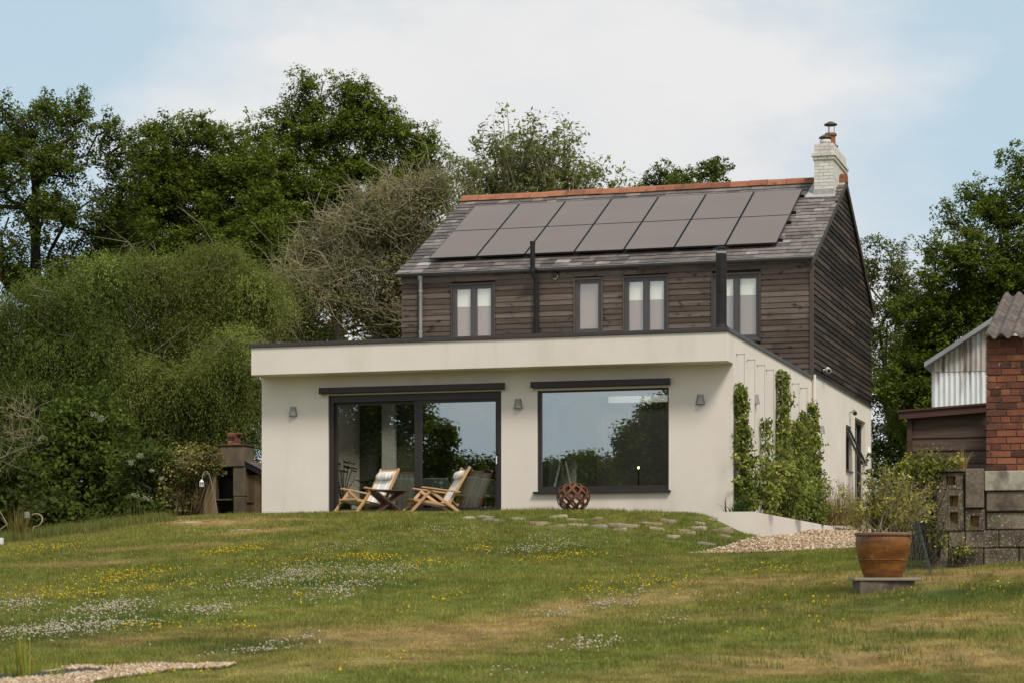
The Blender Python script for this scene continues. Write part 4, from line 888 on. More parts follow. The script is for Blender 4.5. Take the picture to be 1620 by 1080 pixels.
for x0, x1, y0, y1 in ((-.32, .32, -.32, -.24), (-.32, .32, .24, .32), (-.32, -.24, -.24, .24), (.24, .32, -.24, .24)): m.box(p.x+x0, p.x+x1, p.y+y0, p.y+y1, -.55, W(1311, 815, 51).z)
m.box(p.x-.24, p.x+.24, p.y-.24, p.y+.24, -.5, W(1311, 817, 51).z)
tag(m.build('planter_box', MT['render']), 'small white square planter box on the gravel behind the climbers', 'planter')
# ------------------------------------------------------------------ flat stones in the bank
stones = []
def stone(px, py, wpx, hpx, kind, label, grp='flat stones set in the grassy bank', t=None):
    p = gpt(px, py+hpx*.3); D = p.x*FW[0]+p.y*FW[1]; w = wpx/FPX*D; h = hpx/FPX*D*.75
    bm_ = MB(); n = 13; rings = []
    rx, ry = w/2, w/2*random.uniform(.55, .8); ph = random.random()*6
    rad = [1+.16*math.sin(2*a+ph)+.1*math.sin(3*a+ph*2)+random.uniform(-.1, .1) for a in np.linspace(0, 2*math.pi, n, endpoint=False)]
    for f, z in ((1.02, -.6), (1.0, .1), (.97, .5), (.9, .72), (.5, .8)):
        rings.append([Vector((p.x+math.cos(2*math.pi*k/n)*rx*rad[k]*f*random.uniform(.97, 1.03), p.y+math.sin(2*math.pi*k/n)*ry*rad[k]*f*random.uniform(.97, 1.03), p.z-.08*h+z*h*.78+random.uniform(-.1, .1)*h+.25*h*math.cos(2*math.pi*k/n)*math.sin(ph))) for k in range(n)])
    vs = [v for r in rings for v in r]; bm_.add(vs, [(i*n+k, i*n+(k+1) % n, (i+1)*n+(k+1) % n, (i+1)*n+k) for i in range(4) for k in range(n)]+[tuple(range(4*n, 5*n))], t)
    o = bm_.build('flat_stone', MT['grey_stone' if kind == 'grey' else 'stone'], smooth=True); return tag(o, label, 'stone', grp)
ST = [(742, 818, 18, 7, 'pale', .9), (770, 816, 30, 6, 'grey', .5), (783, 821, 36, 7, 'grey', .5), (817, 819, 26, 6, 'pale', .8), (850, 826, 34, 8, 'buff', .35), (882, 816, 24, 9, 'pale', .9), (912, 821, 30, 6, 'buff', .5), (940, 820, 24, 7, 'buff', .3), (882, 830, 28, 7, 'buff', .4), (912, 829, 34, 6, 'pale', .7), (946, 831, 28, 9, 'grey', .5), (990, 829, 50, 8, 'buff', .45), (1040, 835, 26, 8, 'pale', .95),
      (1030, 826, 40, 6, 'buff', .5), (1058, 822, 28, 8, 'buff', .45), (1107, 826, 18, 6, 'pale', .9), (1126, 820, 14, 6, 'pale', .8), (1104, 834, 28, 10, 'pale', .8), (1138, 837, 34, 11, 'buff', .35), (1080, 838, 26, 7, 'buff', .55), (1064, 847, 22, 8, 'pale', .7), (1090, 842, 20, 6, 'pale', .6), (1118, 859, 32, 7, 'grey', .6), (980, 836, 24, 6, 'pale', .7), (1148, 847, 20, 7, 'buff', .5)]
ST2 = sorted(ST); cnt = {}
for px, py, w, h, k, tv in ST2:
    cnt[k] = cnt.get(k, 0)+1
    stone(px, py, w*1.1, h*1.15, k, '%s flat stone in the bank, %s of the %s ones from the left' % (k, ordn[cnt[k]-1], k), t=tv)
stone(240, 1051, 95, 6, 'grey', 'long flat grey stone lying on the lower left gravel path', 'stones by the pond')
stone(300, 825.5, 46, 4, 'pale', 'pale flat stone in the turf below the lantern hook', 'flat stones set in the grassy bank', .8)
stone(380, 838, 40, 4, 'buff', 'buff flat stone in the turf left of the extension corner', 'flat stones set in the grassy bank', .8)
# ------------------------------------------------------------------ pot on its plinth
PD = 22.35
zt = W(0, 913, PD).z; zb = W(0, 936, PD).z; pc = W(1397, 913, PD)
def onD(px, py, D=PD): return W(px, py, D)
m = MB(); a, b = W(1349, 917, PD-.22), W(1441, 917, PD-.22); hz = W(0, 917.5, PD-.22).z
m.box(-.27, .27, -.26, .24, zb-.25-pc.z, hz-.005-pc.z)
m.v = [tuple(Vector((pc.x, pc.y, pc.z))+Vector((x*math.cos(.29)-y*math.sin(.29), x*math.sin(.29)+y*math.cos(.29), z))) for x, y, z in m.v]
tag(m.build('plinth_block', MT['slab'], bevel=.01), 'grey concrete block under the terracotta pot slab', 'block')
m = MB().box(-.325, .325, -.28, .28, hz-.003-pc.z, hz+.028-pc.z); m.v = [tuple(Vector((pc.x+.015, pc.y, pc.z))+Vector((x*math.cos(.24)-y*math.sin(.24), x*math.sin(.24)+y*math.cos(.24), z))) for x, y, z in m.v]
tag(m.build('paving_slab', MT['patio'], bevel=.008), 'thin paving slab lying on the block under the pot', 'slab')
z0 = hz+.028; k = PD/FPX; Hh = z0 and (W(0, 842, PD).z-z0)
prof = [(0, 0), (29*k, 0), (30*k, .008), (32*k, Hh*.1), (37.5*k, Hh*.33), (41.8*k, Hh*.58), (43.3*k, Hh*.76), (42.8*k, Hh*.87), (42*k, Hh*.915)]
pot_t = thing('terracotta_pot', 'large brown glazed terracotta pot on a slab', 'pot', (pc.x, pc.y, z0))
MB().lathe((pc.x, pc.y, z0), prof, 48, .5).build('pot_body', MT['glaze'], pot_t, smooth=True)
MB().lathe((pc.x, pc.y, z0), [(42*k, Hh*.913), (44*k, Hh*.925), (45*k, Hh*.95), (45*k, Hh*.985), (43.5*k, Hh), (40*k, Hh), (39*k, Hh*.95), (39*k, Hh*.85)], 48, .5).build('pot_rim', MT['pot_rim'], pot_t, smooth=True)
m = MB()
for f in (.40, .345): m.lathe((pc.x, pc.y, z0), [((38.7+(f-.37)*40)*k+.0, Hh*f-.004), ((38.7+(f-.37)*40)*k+.004, Hh*f), ((38.7+(f-.37)*40)*k, Hh*f+.004)], 48, .5)
m.build('pot_bands', MT['glaze'], pot_t, smooth=True)
MB().lathe((pc.x, pc.y, z0), [(39*k, Hh*.9), (20*k, Hh*.93), (.001, Hh*.94)], 32, .5).build('soil', MT['soil'], pot_t)
POTTOP = Vector((pc.x, pc.y, z0+Hh*.93))
# ------------------------------------------------------------------ brick outbuilding and concrete block wall on the right
VW = 25.4
def X(px, py=800, V=VW): return onV(px, py, V).x
def Zp(py, px=1540, V=VW): return onV(px, py, V).z
bw = thing('block_wall', 'old mossy concrete block wall with vent blocks under the brick building', 'wall', (X(1560), VW, Zp(893)))
zbm = Zp(893)-.4
MB().box(X(1472), X(1560)+3.2, VW+.05, VW+.35, zbm, Zp(747)).build('wall_backing', MT['mortar'], bw)
m = MB(); random.seed(5)
def blk(px0, py0, px1, py1, d=0.0): j = random.uniform; m.box(X(px0)+.003+j(0, .004), X(px1)-.003-j(0, .004), VW-d+j(-.014, .014), VW+.12, Zp(py1)+.002+j(0, .005), Zp(py0)-.002-j(0, .005))
for y0, y1, xs in [(810, 838, (1560, 1622, 1690, 1760, 1830, 1900, 1960, 2015)), (838, 866, (1527, 1580, 1640, 1700, 1770, 1835, 1895, 1960, 2015)), (866, 905, (1500, 1556, 1612, 1668, 1740, 1800, 1870, 1940, 2015)), (866, 905, (1470, 1500)), (838, 866, (1470, 1500, 1527))]:
    for a, b in zip(xs[:-1], xs[1:]): blk(a, y0, b, y1)
m.build('concrete_blocks', MT['concrete'], bw, bevel=.012)
m = MB(); m.box(X(1560)+.004, X(1560)+3.2, VW-.02, VW+.14, Zp(809)+.004, Zp(777)-.004); m.build('dark_lintel', MT['slab'], bw, bevel=.012)
m = MB(); m.box(X(1558), X(1560)+3.2, VW-.045, VW+.14, Zp(776.5)+.002, Zp(745)); m.build('pale_coping_slab', MT['pale_slab'], bw, bevel=.01)
m = MB(); m.box(X(1528), X(1557), VW-.06, VW+.04, Zp(803), Zp(741)); m.build('upright_slab', MT['slab'], bw, bevel=.012)
def vent(px0, py0, px1, py1, holes):
    m = MB(); x0, x1, z0_, z1_ = X(px0), X(px1), Zp(py1), Zp(py0); ya, yb = VW-.02, VW+.1
    xs = sorted(set([x0, x1]+[X(h[0]) for h in holes]+[X(h[2]) for h in holes])); zs = sorted(set([z0_, z1_]+[Zp(h[1]) for h in holes]+[Zp(h[3]) for h in holes]))
    inner = MB()
    for a, b in zip(xs[:-1], xs[1:]):
        for c_, d_ in zip(zs[:-1], zs[1:]):
            cx_, cz_ = (a+b)/2, (c_+d_)/2
            hole = any(X(h[0]) < cx_ < X(h[2]) and Zp(h[3]) < cz_ < Zp(h[1]) for h in holes)
            if hole: inner.box(a, b, VW+.045, VW+.09, c_, d_)
            else: m.box(a, b, ya, yb, c_, d_, .4)
    v = m.build('vent_block', MT['concrete'], bw); inner.build('recess', MT['ochre'], v)
vent(1467, 773, 1525, 838, [(1471, 783, 1483, 801), (1502, 783, 1516, 800), (1471, 809, 1482, 828), (1503, 809, 1516, 828)])
vent(1468, 747, 1524, 772, [(1476, 752, 1488, 766), (1497, 752, 1512, 766)])
vent(1528, 805, 1558, 838, [(1535, 815, 1549, 833)])
m = MB(); m.box(X(1464), X(1526), VW-.05, VW+.2, Zp(745)-.004, Zp(741)); m.build('top_ledge', MT['concrete'], bw, bevel=.01)
# brick building
bb = thing('brick_building', 'old red brick outbuilding with lichened corrugated roof at the right edge', 'building', (X(1560)+1, VW+1, Zp(745)))
bx0, bx1, by0 = X(1560), X(1560)+3.2, VW+.02; bz0, bz1 = Zp(745), Zp(533)
MB().box(bx0+.012, bx1, by0+.012, by0+3.9, bz0, bz1).build('wall_core', MT['mortar'], bb)
MB().box(bx0+.1, bx1-.004, by0+.36, by0+3.88, zbm, bz0-.003).build('foundation_wall', MT['concrete'], bb)
m = MB(); z = bz0; r = 0; random.seed(9)
while z < bz1-.02:
    off = (0, .11, .055, .165)[r % 4]; x = bx0-off; hd = (r % 4 == 3)
    while x < bx1:
        w = .1075 if (hd or random.random() < .12) else .222; a, b = max(x, bx0), min(x+w-.01, bx1); x += w
        if b-a > .03:
            tt = random.betavariate(3.5, 2.6)
            if random.random() < .09: tt *= .3
            y = by0+random.uniform(-.004, .004); j = random.uniform(-.003, .003)
            m.box(a, b, y, y+.1, z+.004+j, min(z+.067+j, bz1), tt)
    y = by0+.105
    while y < by0+3.8: m.box(bx0, bx0+.1, y, y+.21, z+.004, min(z+.067, bz1)); y += .222
    z += .0755; r += 1
m.build('brick_wall', MT['brick'], bb, bevel=.004)
ev = onV(1560, 531, VW-.12); u0 = ev.x-.02; rg = onU(1588, 466, u0); sl = (rg.z-ev.z)/(rg.y-ev.y); print('roof right', ev, rg, sl)
m = MB(); nx_ = 120; per = .146; xs = np.linspace(u0, u0+3.5, nx_*2)
for z_off in (0.,):
    ys = [ev.y, (ev.y+rg.y)/2, rg.y]; vs = []
    for lay in (0, -.012):
        for y in ys: vs += [(x, y, ev.z+(y-ev.y)*sl+.028*math.sin(2*math.pi*(x-u0)/per)+lay) for x in xs]
    n = len(xs); N3 = 3*n
    fs = [(i*n+k, i*n+k+1, (i+1)*n+k+1, (i+1)*n+k) for i in range(2) for k in range(n-1)]+[(N3+i*n+k, N3+(i+1)*n+k, N3+(i+1)*n+k+1, N3+i*n+k+1) for i in range(2) for k in range(n-1)]
    fs += [(k, N3+k, N3+k+1, k+1) for k in range(n-1)]+[(0, n, N3+n, N3), (n, 2*n, N3+2*n, N3+n)]
    m.add(vs, fs, .5)
m.build('corrugated_roof', MT['asbestos'], bb, smooth=True)
m = MB().prism([(u0+.03, ev.y+.15, ev.z-.03+.12*sl), (u0+.03, rg.y, rg.z-.05), (u0+.03, rg.y, bz1), (u0+.03, ev.y+.15, bz1)], (.05, 0, 0)); m.build('gable_board', MT['shed_wood'], bb)
# timber lean-to shed
VS = 29.2
sh = thing('timber_shed', 'small brown timber shed with sloping roof behind the block wall', 'shed', (X(1500, 740, VS), VS+1, Zp(745, 1500, VS)))
x0, x1 = X(1438, 740, VS), X(1562, 740, VS); zb_, zl, zr = Zp(815, 1440, VS), Zp(660, 1438, VS), Zp(651, 1558, VS)
m = MB(); z = zb_
while z < zr:
    z1 = z+.165
    def xat(zz): return x0 if zz < zl else x0+(zz-zl)/(zr-zl)*(x1-x0)
    if xat(z1) < x1-.05: m.hexa([(xat(z), VS-.02, z), (x1, VS-.02, z), (x1, VS+.02, z), (xat(z), VS+.02, z)], [(xat(z1), VS-.003, z1-.004), (x1, VS-.003, z1-.004), (x1, VS+.02, z1-.004), (xat(z1), VS+.02, z1-.004)])
    z = z1
fa, fb = onV(1422, 657, VS+.03), onV(1566, 645, VS+.03); m.prism([(x0+.01, VS+.022, zb_), (x1, VS+.022, zb_), (x1, VS+.022, fb.z-.02), (x0+.01, VS+.022, fa.z-.01)], (0, .03, 0)); m.box(x0-.0, x0+.02, VS+.055, VS+2.4, zb_, zl)
m.build('board_wall', MT['shed_wood'], sh)
MB().box(x0-.02, x0+.045, VS-.04, VS+.03, zb_, zl+.02).build('corner_post', MT['shed_trim'], sh)
a, b = onV(1422, 657, VS-.12), onV(1566, 645, VS-.12)
m = MB(); dz = .045; m.hexa([(a.x, a.y, a.z-dz), (a.x, a.y, a.z+dz), (a.x, a.y+.03, a.z+dz), (a.x, a.y+.03, a.z-dz)], [(b.x, b.y, b.z-dz), (b.x, b.y, b.z+dz), (b.x, b.y+.03, b.z+dz), (b.x, b.y+.03, b.z-dz)]); m.build('roof_fascia', MT['shed_trim'], sh)
m = MB(); m.hexa([(a.x-.02, a.y-.02, a.z+dz), (a.x-.02, a.y-.02, a.z+dz+.025), (a.x-.02, a.y+2.6, a.z+dz+.025), (a.x-.02, a.y+2.6, a.z+dz)], [(b.x, b.y-.02, b.z+dz), (b.x, b.y-.02, b.z+dz+.025), (b.x, b.y+2.6, b.z+dz+.025), (b.x, b.y+2.6, b.z+dz)]); m.build('shed_roof', MT['shed_trim'], sh)
# corrugated tin barn
VT = 33.5
bn = thing('tin_barn', 'rusty white corrugated tin barn with sloping roof edge', 'barn', (X(1520, 700, VT), VT+2, Zp(745, 1520, VT)))
x0, x1 = X(1475, 600, VT), X(1640, 600, VT); pa, pb = onV(1462, 578, VT-.2), onV(1560, 514, VT-.2); sl = (pb.z-pa.z)/(pb.x-pa.x)
for nm, mt, za, zb2, yo in (('lower_sheets', 'tin', Zp(760, 1520, VT), Zp(585, 1520, VT), 0), ('upper_sheets', 'tin_up', Zp(587, 1520, VT), 99, -.014)):
    m = MB(); x = x0; tv = .5
    while x < x1:
        if int((x-x0)/.6) != int((x-.019-x0)/.6): tv = random.random()
        e = x+.019; f0, f1 = .012*math.cos(2*math.pi*(x-x0)/.076), .012*math.cos(2*math.pi*(e-x0)/.076)
        t0, t1 = min(zb2, pa.z+(x-pa.x)*sl-.02), min(zb2, pa.z+(e-pa.x)*sl-.02)
        if t0 > za and t1 > za: m.add([(x, VT+yo+f0, za), (e, VT+yo+f1, za), (e, VT+yo+f1, t1), (x, VT+yo+f0, t0), (x, VT+yo+f0+.003, za), (e, VT+yo+f1+.003, za), (e, VT+yo+f1+.003, t1), (x, VT+yo+f0+.003, t0)], [(0, 1, 2, 3), (7, 6, 5, 4), (0, 4, 5, 1), (3, 2, 6, 7)], tv)
        x = e
    m.build(nm, MT[mt], bn)
MB().box(x0-.01, x0+.03, VT+.02, VT+5, Zp(760, 1520, VT), pa.z+(x0-pa.x)*sl-.06).build('side_wall', MT['tin'], bn)
xe = x1+.3
m = MB().hexa([(pa.x, VT-.2, pa.z-.02), (pa.x, VT-.2, pa.z+.05), (pa.x, VT+5, pa.z+.05), (pa.x, VT+5, pa.z-.02)], [(xe, VT-.2, pa.z+(xe-pa.x)*sl-.02), (xe, VT-.2, pa.z+(xe-pa.x)*sl+.05), (xe, VT+5, pa.z+(xe-pa.x)*sl+.05), (xe, VT+5, pa.z+(xe-pa.x)*sl-.02)]); m.build('barn_roof', MT['grey_tin'], bn)
# wire netting guard beside the pot
p0 = W(1450, 905, 23.3); p0.z = float(gz(p0.x, p0.y)); hg = 1.02*(905-800)/FPX*23.3
t = thing('wire_netting_guard', 'green grey wire netting cone standing between the pot and the block wall', 'netting', p0)
m = MB(); nr, nc = 16, 18
def gp_(i, j): f = i/nr; a = 2*math.pi*j/nc; r = .17*(1-f)+.045*f; return p0+Vector((r*math.cos(a)-.06*f, r*math.sin(a), f*hg))
for i in range(nr):
    for j in range(nc):
        m.tube([gp_(i, j+(.5 if i % 2 else 0)), gp_(i+1, j+(0 if i % 2 else .5))], .0016, 3, cap=False); m.tube([gp_(i, j+(.5 if i % 2 else 0)), gp_(i+1, j-(0 if i % 2 else .5)+(0 if not i % 2 else 1))], .0016, 3, cap=False)
m.build('netting', MT['mesh_wire'], t)
MB().tube([p0+Vector((.17, 0, -.1)), p0+Vector((-.02, 0, hg))], .006, 6).build('cane', MT['mesh_wire'], t)
# ------------------------------------------------------------------ old outbuilding at the left
OV = 45.2
ob = thing('old_outbuilding', 'low brown old outbuilding with tiled roof and square stack, left of the extension', 'outbuilding', (onV(320, 800, OV).x, OV+1, -.1))
def OX(px, V=OV): return onV(px, 780, V).x
def OZ(py, px=320, V=OV): return onV(px, py, V).z
m = MB()
px = 226
while px < 343:
    w = random.uniform(5, 9); e = min(px+w, 343); m.box(OX(px)+.003, OX(e)-.003, OV+random.uniform(-.012, .006), OV+.12, OZ(830), OZ(738)); px = e
m.build('plank_wall', MT['old_wood'], ob)
m = MB()
px = 386
while px < 420:
    w = random.uniform(6, 10); e = min(px+w, 420); m.box(OX(px)+.003, OX(e)-.003, OV+.02+random.uniform(-.012, .006), OV+.14, OZ(830), OZ(752)); px = e
m.box(OX(388), OX(402), OV-.01, OV+.01, OZ(795), OZ(792)); m.build('plank_wall', MT['old_wood'], ob)
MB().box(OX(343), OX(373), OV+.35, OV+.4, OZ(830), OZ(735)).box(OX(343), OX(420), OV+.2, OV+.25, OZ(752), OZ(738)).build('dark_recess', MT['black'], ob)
MB().box(OX(343), OX(372), OV-.03, OV+.3, OZ(791), OZ(789)).build('shelf', MT['old_stone'], ob)
m = MB(); sv = OV-.12
for y0, y1, ex in [(830, 785, 0), (785, 738, .01)]: m.box(OX(369, sv)-ex, OX(386.5, sv)+ex, sv, sv+.5, OZ(y0, 370, sv)+.004, OZ(y1, 370, sv))
m.box(OX(348, sv), OX(386.5, sv), sv-.03, sv+.55, OZ(737.5, 370, sv), OZ(705, 370, sv)).box(OX(346, sv), OX(388, sv), sv-.06, sv+.58, OZ(705, 370, sv)+.004, OZ(702, 370, sv))
m.build('stack', MT['old_stone'], ob, bevel=.02)
m = MB(); bx = OX(357, sv)
for r in range(6):
    for j in range(2): m.box(bx+(.03*r if j else 0)-.0+j*.11, bx+.1+j*.11, sv+.1, sv+.32, OZ(702, 370, sv)+r*.045, OZ(702, 370, sv)+r*.045+.04, random.random())
m.build('stack_bricks', MT['brick'], ob)
m = MB(); random.seed(3)
for r in range(4):
    z0_ = OZ(735)+r*.085; y0_ = OV-.25+r*.28; x = OX(266, OV)
    while x < OX(347): m.hexa([(x, y0_, z0_), (x+.2, y0_, z0_), (x+.2, y0_, z0_-.02), (x, y0_, z0_-.02)], [(x, y0_+.4, z0_+.1), (x+.2, y0_+.4, z0_+.1), (x+.2, y0_+.4, z0_+.08), (x, y0_+.4, z0_+.08)]); x += .21
m.build('tiled_roof', MT['tile'], ob); m = MB()
a0 = onV(386, 727, OV-.1); a1 = onV(424, 747, OV-.1)
for r in range(9):
    f0, f1 = r/9, (r+1.25)/9; p, q_ = a0.lerp(a1, f0), a0.lerp(a1, f1); dn = Vector((0, 0, .018))
    for c in range(6): y = OV-.1+c*.3; m.hexa([(p.x, y, p.z), (p.x, y+.29, p.z), (p.x, y+.29, p.z-.02), (p.x, y, p.z-.02)], [(q_.x, y, q_.z+.02), (q_.x, y+.29, q_.z+.02), (q_.x, y+.29, q_.z), (q_.x, y, q_.z)])
m.build('tiled_roof', MT['tile'], ob)
m = MB().hexa([(a0.x, OV-.08, a0.z-.14), (a0.x, OV+1.6, a0.z-.14), (a0.x, OV+1.6, a0.z-.03), (a0.x, OV-.08, a0.z-.03)], [(a1.x, OV-.08, a1.z-.14), (a1.x, OV+1.6, a1.z-.14), (a1.x, OV+1.6, a1.z-.03), (a1.x, OV-.08, a1.z-.03)]); m.build('roof_fascia', MT['black'], ob)
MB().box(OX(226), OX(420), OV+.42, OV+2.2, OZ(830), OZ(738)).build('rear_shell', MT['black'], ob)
# black owl silhouettes on the roof
for px, lab in ((271, 'left black owl shaped ornament on the old roof edge'), (292, 'right black owl shaped ornament on the old roof edge')):
    py = 726 if px < 280 else 720; p = onV(px, py, OV-.55); m = MB()
    m.lathe((p.x, p.y, p.z-.03), [(.01, -.09), (.05, -.06), (.062, 0), (.05, .05), (.055, .08), (.045, .11), (.01, .12)], 14)
    for s in (-1, 1): m.tube([(p.x+s*.035, p.y, p.z+.06), (p.x+s*.05, p.y, p.z+.13)], [.016, .002], 6)
    m.tube([(p.x, p.y+.03, p.z-.1), (p.x, p.y+.05, OZ(742))], .01, 6)
    tag(m.build('owl_ornament', MT['black'], smooth=True), lab, 'ornament', 'owl ornaments')
# lantern on a crook
LD = 43.0
p = ground_at(347, LD); Lp = lambda px, py: W(px, py, LD)
hk = MB().tube([p-Vector((0, 0, .2)), Lp(340, 785), Lp(333, 757), Lp(331, 749), Lp(327, 745), Lp(323, 746), Lp(320.5, 751), Lp(320, 757)], .009, 7)
tag(hk.build('lantern_crook', MT['galv'], smooth=True), 'leaning metal shepherd crook holding the white lantern', 'crook')
q_ = Lp(319, 764); t = thing('lantern', 'small white lantern hanging from the crook', 'lantern', q_)
k = LD/FPX
m = MB().lathe(q_+Vector((0, 0, 2.0*k)), [(3.6*k, 0), (3.4*k, .6*k), (2.4*k, 2.6*k), (.8*k, 3.8*k), (.5*k, 5*k)], 12).lathe(q_-Vector((0, 0, 5*k)), [(.01*k, 0), (3.6*k, 0), (3.6*k, .8*k), (.01, .8*k)], 12)
m.build('lantern_case', MT['white_plastic'], t)
for i in range(6): a = i*math.pi/3; m = MB().tube([q_+Vector((3.2*k*math.cos(a), 3.2*k*math.sin(a), -4.6*k)), q_+Vector((3.2*k*math.cos(a), 3.2*k*math.sin(a), 2.2*k))], .5*k, 5); m.build('bar', MT['white_plastic'], t)
MB().tube([q_+Vector((0, 0, -4.2*k)), q_+Vector((0, 0, -1*k))], 1.1*k, 10).build('candle', MT['blind'], t)
MB().tube([Lp(320, 757), q_+Vector((0, 0, 7*k))], .003, 5).build('hanger', MT['galv'], t)
# hoop, solar light, post at the far left
p = W(57, 822, 39.0); m = MB(); pts = [p+Vector((.12*math.cos(a)*1.0, .02*math.sin(a*2), .11*math.sin(a))) for a in np.linspace(-1.9, 2.2, 22)]
m.tube([ground_at(45, 39.0)+Vector((0, 0, -.05))]+pts, .012, 7); tag(m.build('cane_hoop', MT['twig'], smooth=True), 'small bent cane hoop beside the straw tuft at far left', 'hoop')
p = W(43, 814, 39.2); t = thing('garden_light', 'small grey garden light on a stake above the straw tuft', 'garden light', ground_at(43, 39.2))
g0 = ground_at(43, 39.2); MB().tube([g0-Vector((0, 0, .1)), p-Vector((0, 0, .04))], .01, 8).build('stake', MT['black'], t)
MB().lathe(p, [(.03, -.06), (.055, -.05), (.045, .05), (.01, .06)], 12).build('lamp_head', MT['galv'], t, smooth=True)
p = ground_at(1, 36.5); m = MB(); h = W(0, 850, 36.5).z
m.box(p.x-.05, p.x+.035, p.y-.03, p.y+.03, p.z-.1, h-.14).box(p.x-.052, p.x+.037, p.y-.032, p.y+.032, h-.139, h); tag(m.build('marker_post', MT['white_plastic'], bevel=.004), 'small white marker post at the left edge of the lawn', 'post')
# pond at lower left
sheet('pond_water', PW, MT['water'], .02, 'dark strip of pond water beside the gravel path', .05)
# ------------------------------------------------------------------ vegetation
def norm(a): return a/np.maximum(np.linalg.norm(a, axis=-1, keepdims=True), 1e-9)
def segs(P0, P1, R0, R1, n=5):
    P0, P1 = np.asarray(P0, float), np.asarray(P1, float); d = norm(P1-P0); ref = np.where(np.abs(d[:, 2:3]) > .9, [[1., 0, 0]], [[0, 0, 1.]])
    u = norm(np.cross(d, ref)); w = np.cross(d, u); a = np.arange(n)*2*np.pi/n
    ring = u[:, None]*np.cos(a)[None, :, None]+w[:, None]*np.sin(a)[None, :, None]
    V = np.concatenate([P0[:, None]+ring*np.asarray(R0)[:, None, None], P1[:, None]+ring*np.asarray(R1)[:, None, None]], 1)
    k = np.arange(n); F1 = np.stack([k, (k+1) % n, n+(k+1) % n, n+k], 1)
    return V.reshape(-1, 3), (F1[None]+(np.arange(len(P0))*2*n)[:, None, None]).reshape(-1, 4)
def blob_pts(blobs, D, dens, depth=1.0, mirror=False, shell=.5):
    """points inside ellipsoids given as picture-sized ellipses standing at distance D"""
    out = []
    for b in blobs:
        px, py, rx, ry = b[:4]; dd = b[4] if len(b) > 4 else 0.
        k = D/FPX; dd += rng.normal(0, .55)*rx*k; c = np.array(W(px, py, D+dd)); ax, az = rx*k, ry*k; ay = min(ax, max(az, 1.2))*depth
        n = max(4, int(dens*(ax*az+ax*ay+ay*az)*9.0)); v = norm(rng.normal(size=(n, 3)))*(rng.random((n, 1))**(1/3.)*(1-shell)+shell*rng.uniform(.75, 1.0, (n, 1)))*(1+np.abs(rng.normal(0, .16, (n, 1)))*(rng.random((n, 1)) < .4))
        out.append(c+np.outer(v[:, 0]*ax, [RT[0], RT[1], 0])+np.outer(v[:, 1]*ay, [FW[0], FW[1], 0])+np.outer(v[:, 2]*az, [0, 0, 1]))
    P = np.concatenate(out)
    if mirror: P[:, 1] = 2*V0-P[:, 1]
    return P
def leaves(C, nper, rc, size, pal, up=.5, out=.4, flat=.75, droop=0., asp=.55, clvar=.22, hang=0., sub=0):
    if sub:      # every clump is a handful of smaller leafy tufts
        Cs = np.repeat(C, sub, 0); o2 = norm(rng.normal(size=(len(Cs), 3)))*rng.uniform(.35, 1.25, (len(Cs), 1))*rc*[1, 1, .85]
        return leaves(Cs+o2, max(2, nper//sub), rc*.36, size, pal, up, out, flat, droop, asp, clvar, hang)
    C = np.repeat(C, nper, 0); n = len(C); nc = n//nper
    off = rng.normal(size=(n, 3))*[1, 1, flat]; off *= (rng.random((n, 1))**.4)/np.maximum(np.linalg.norm(off, axis=1, keepdims=True), .3)*1.1
    P = C+off*(np.repeat(rng.uniform(.7, 1.3, nc), nper)[:, None]*rc)
    if hang: P[:, 2] -= hang*np.hypot(off[:, 0], off[:, 1])**2*rc
    nv = norm(rng.normal(size=(n, 3))*.75+off*out*2+np.array([-FW[0]*.35, -FW[1]*.35, up*2.4]))
    u = norm(np.cross(nv, rng.normal(size=(n, 3)))-np.array([0, 0, droop])); w = norm(np.cross(nv, u))
    s = size*rng.uniform(.6, 1.3, (n, 1)); V = np.stack([P-u*s*.5, P+w*s*.5*asp, P+u*s*.5, P-w*s*.5*asp], 1).reshape(-1, 3)
    pal = np.array(pal); h = np.repeat(rng.random(nc), nper)*.65+rng.random(n)*.35
    idx = h*(len(pal)-1); i0 = np.minimum(idx.astype(int), len(pal)-2); f = (idx-i0)[:, None]
    col = (pal[i0]*(1-f)+pal[i0+1]*f)*np.repeat(np.exp(rng.normal(0, clvar, nc)), nper)[:, None]*rng.uniform(.8, 1.22, (n, 1))
    return V, np.arange(4*n).reshape(-1, 4), np.clip(col, 0, .9)
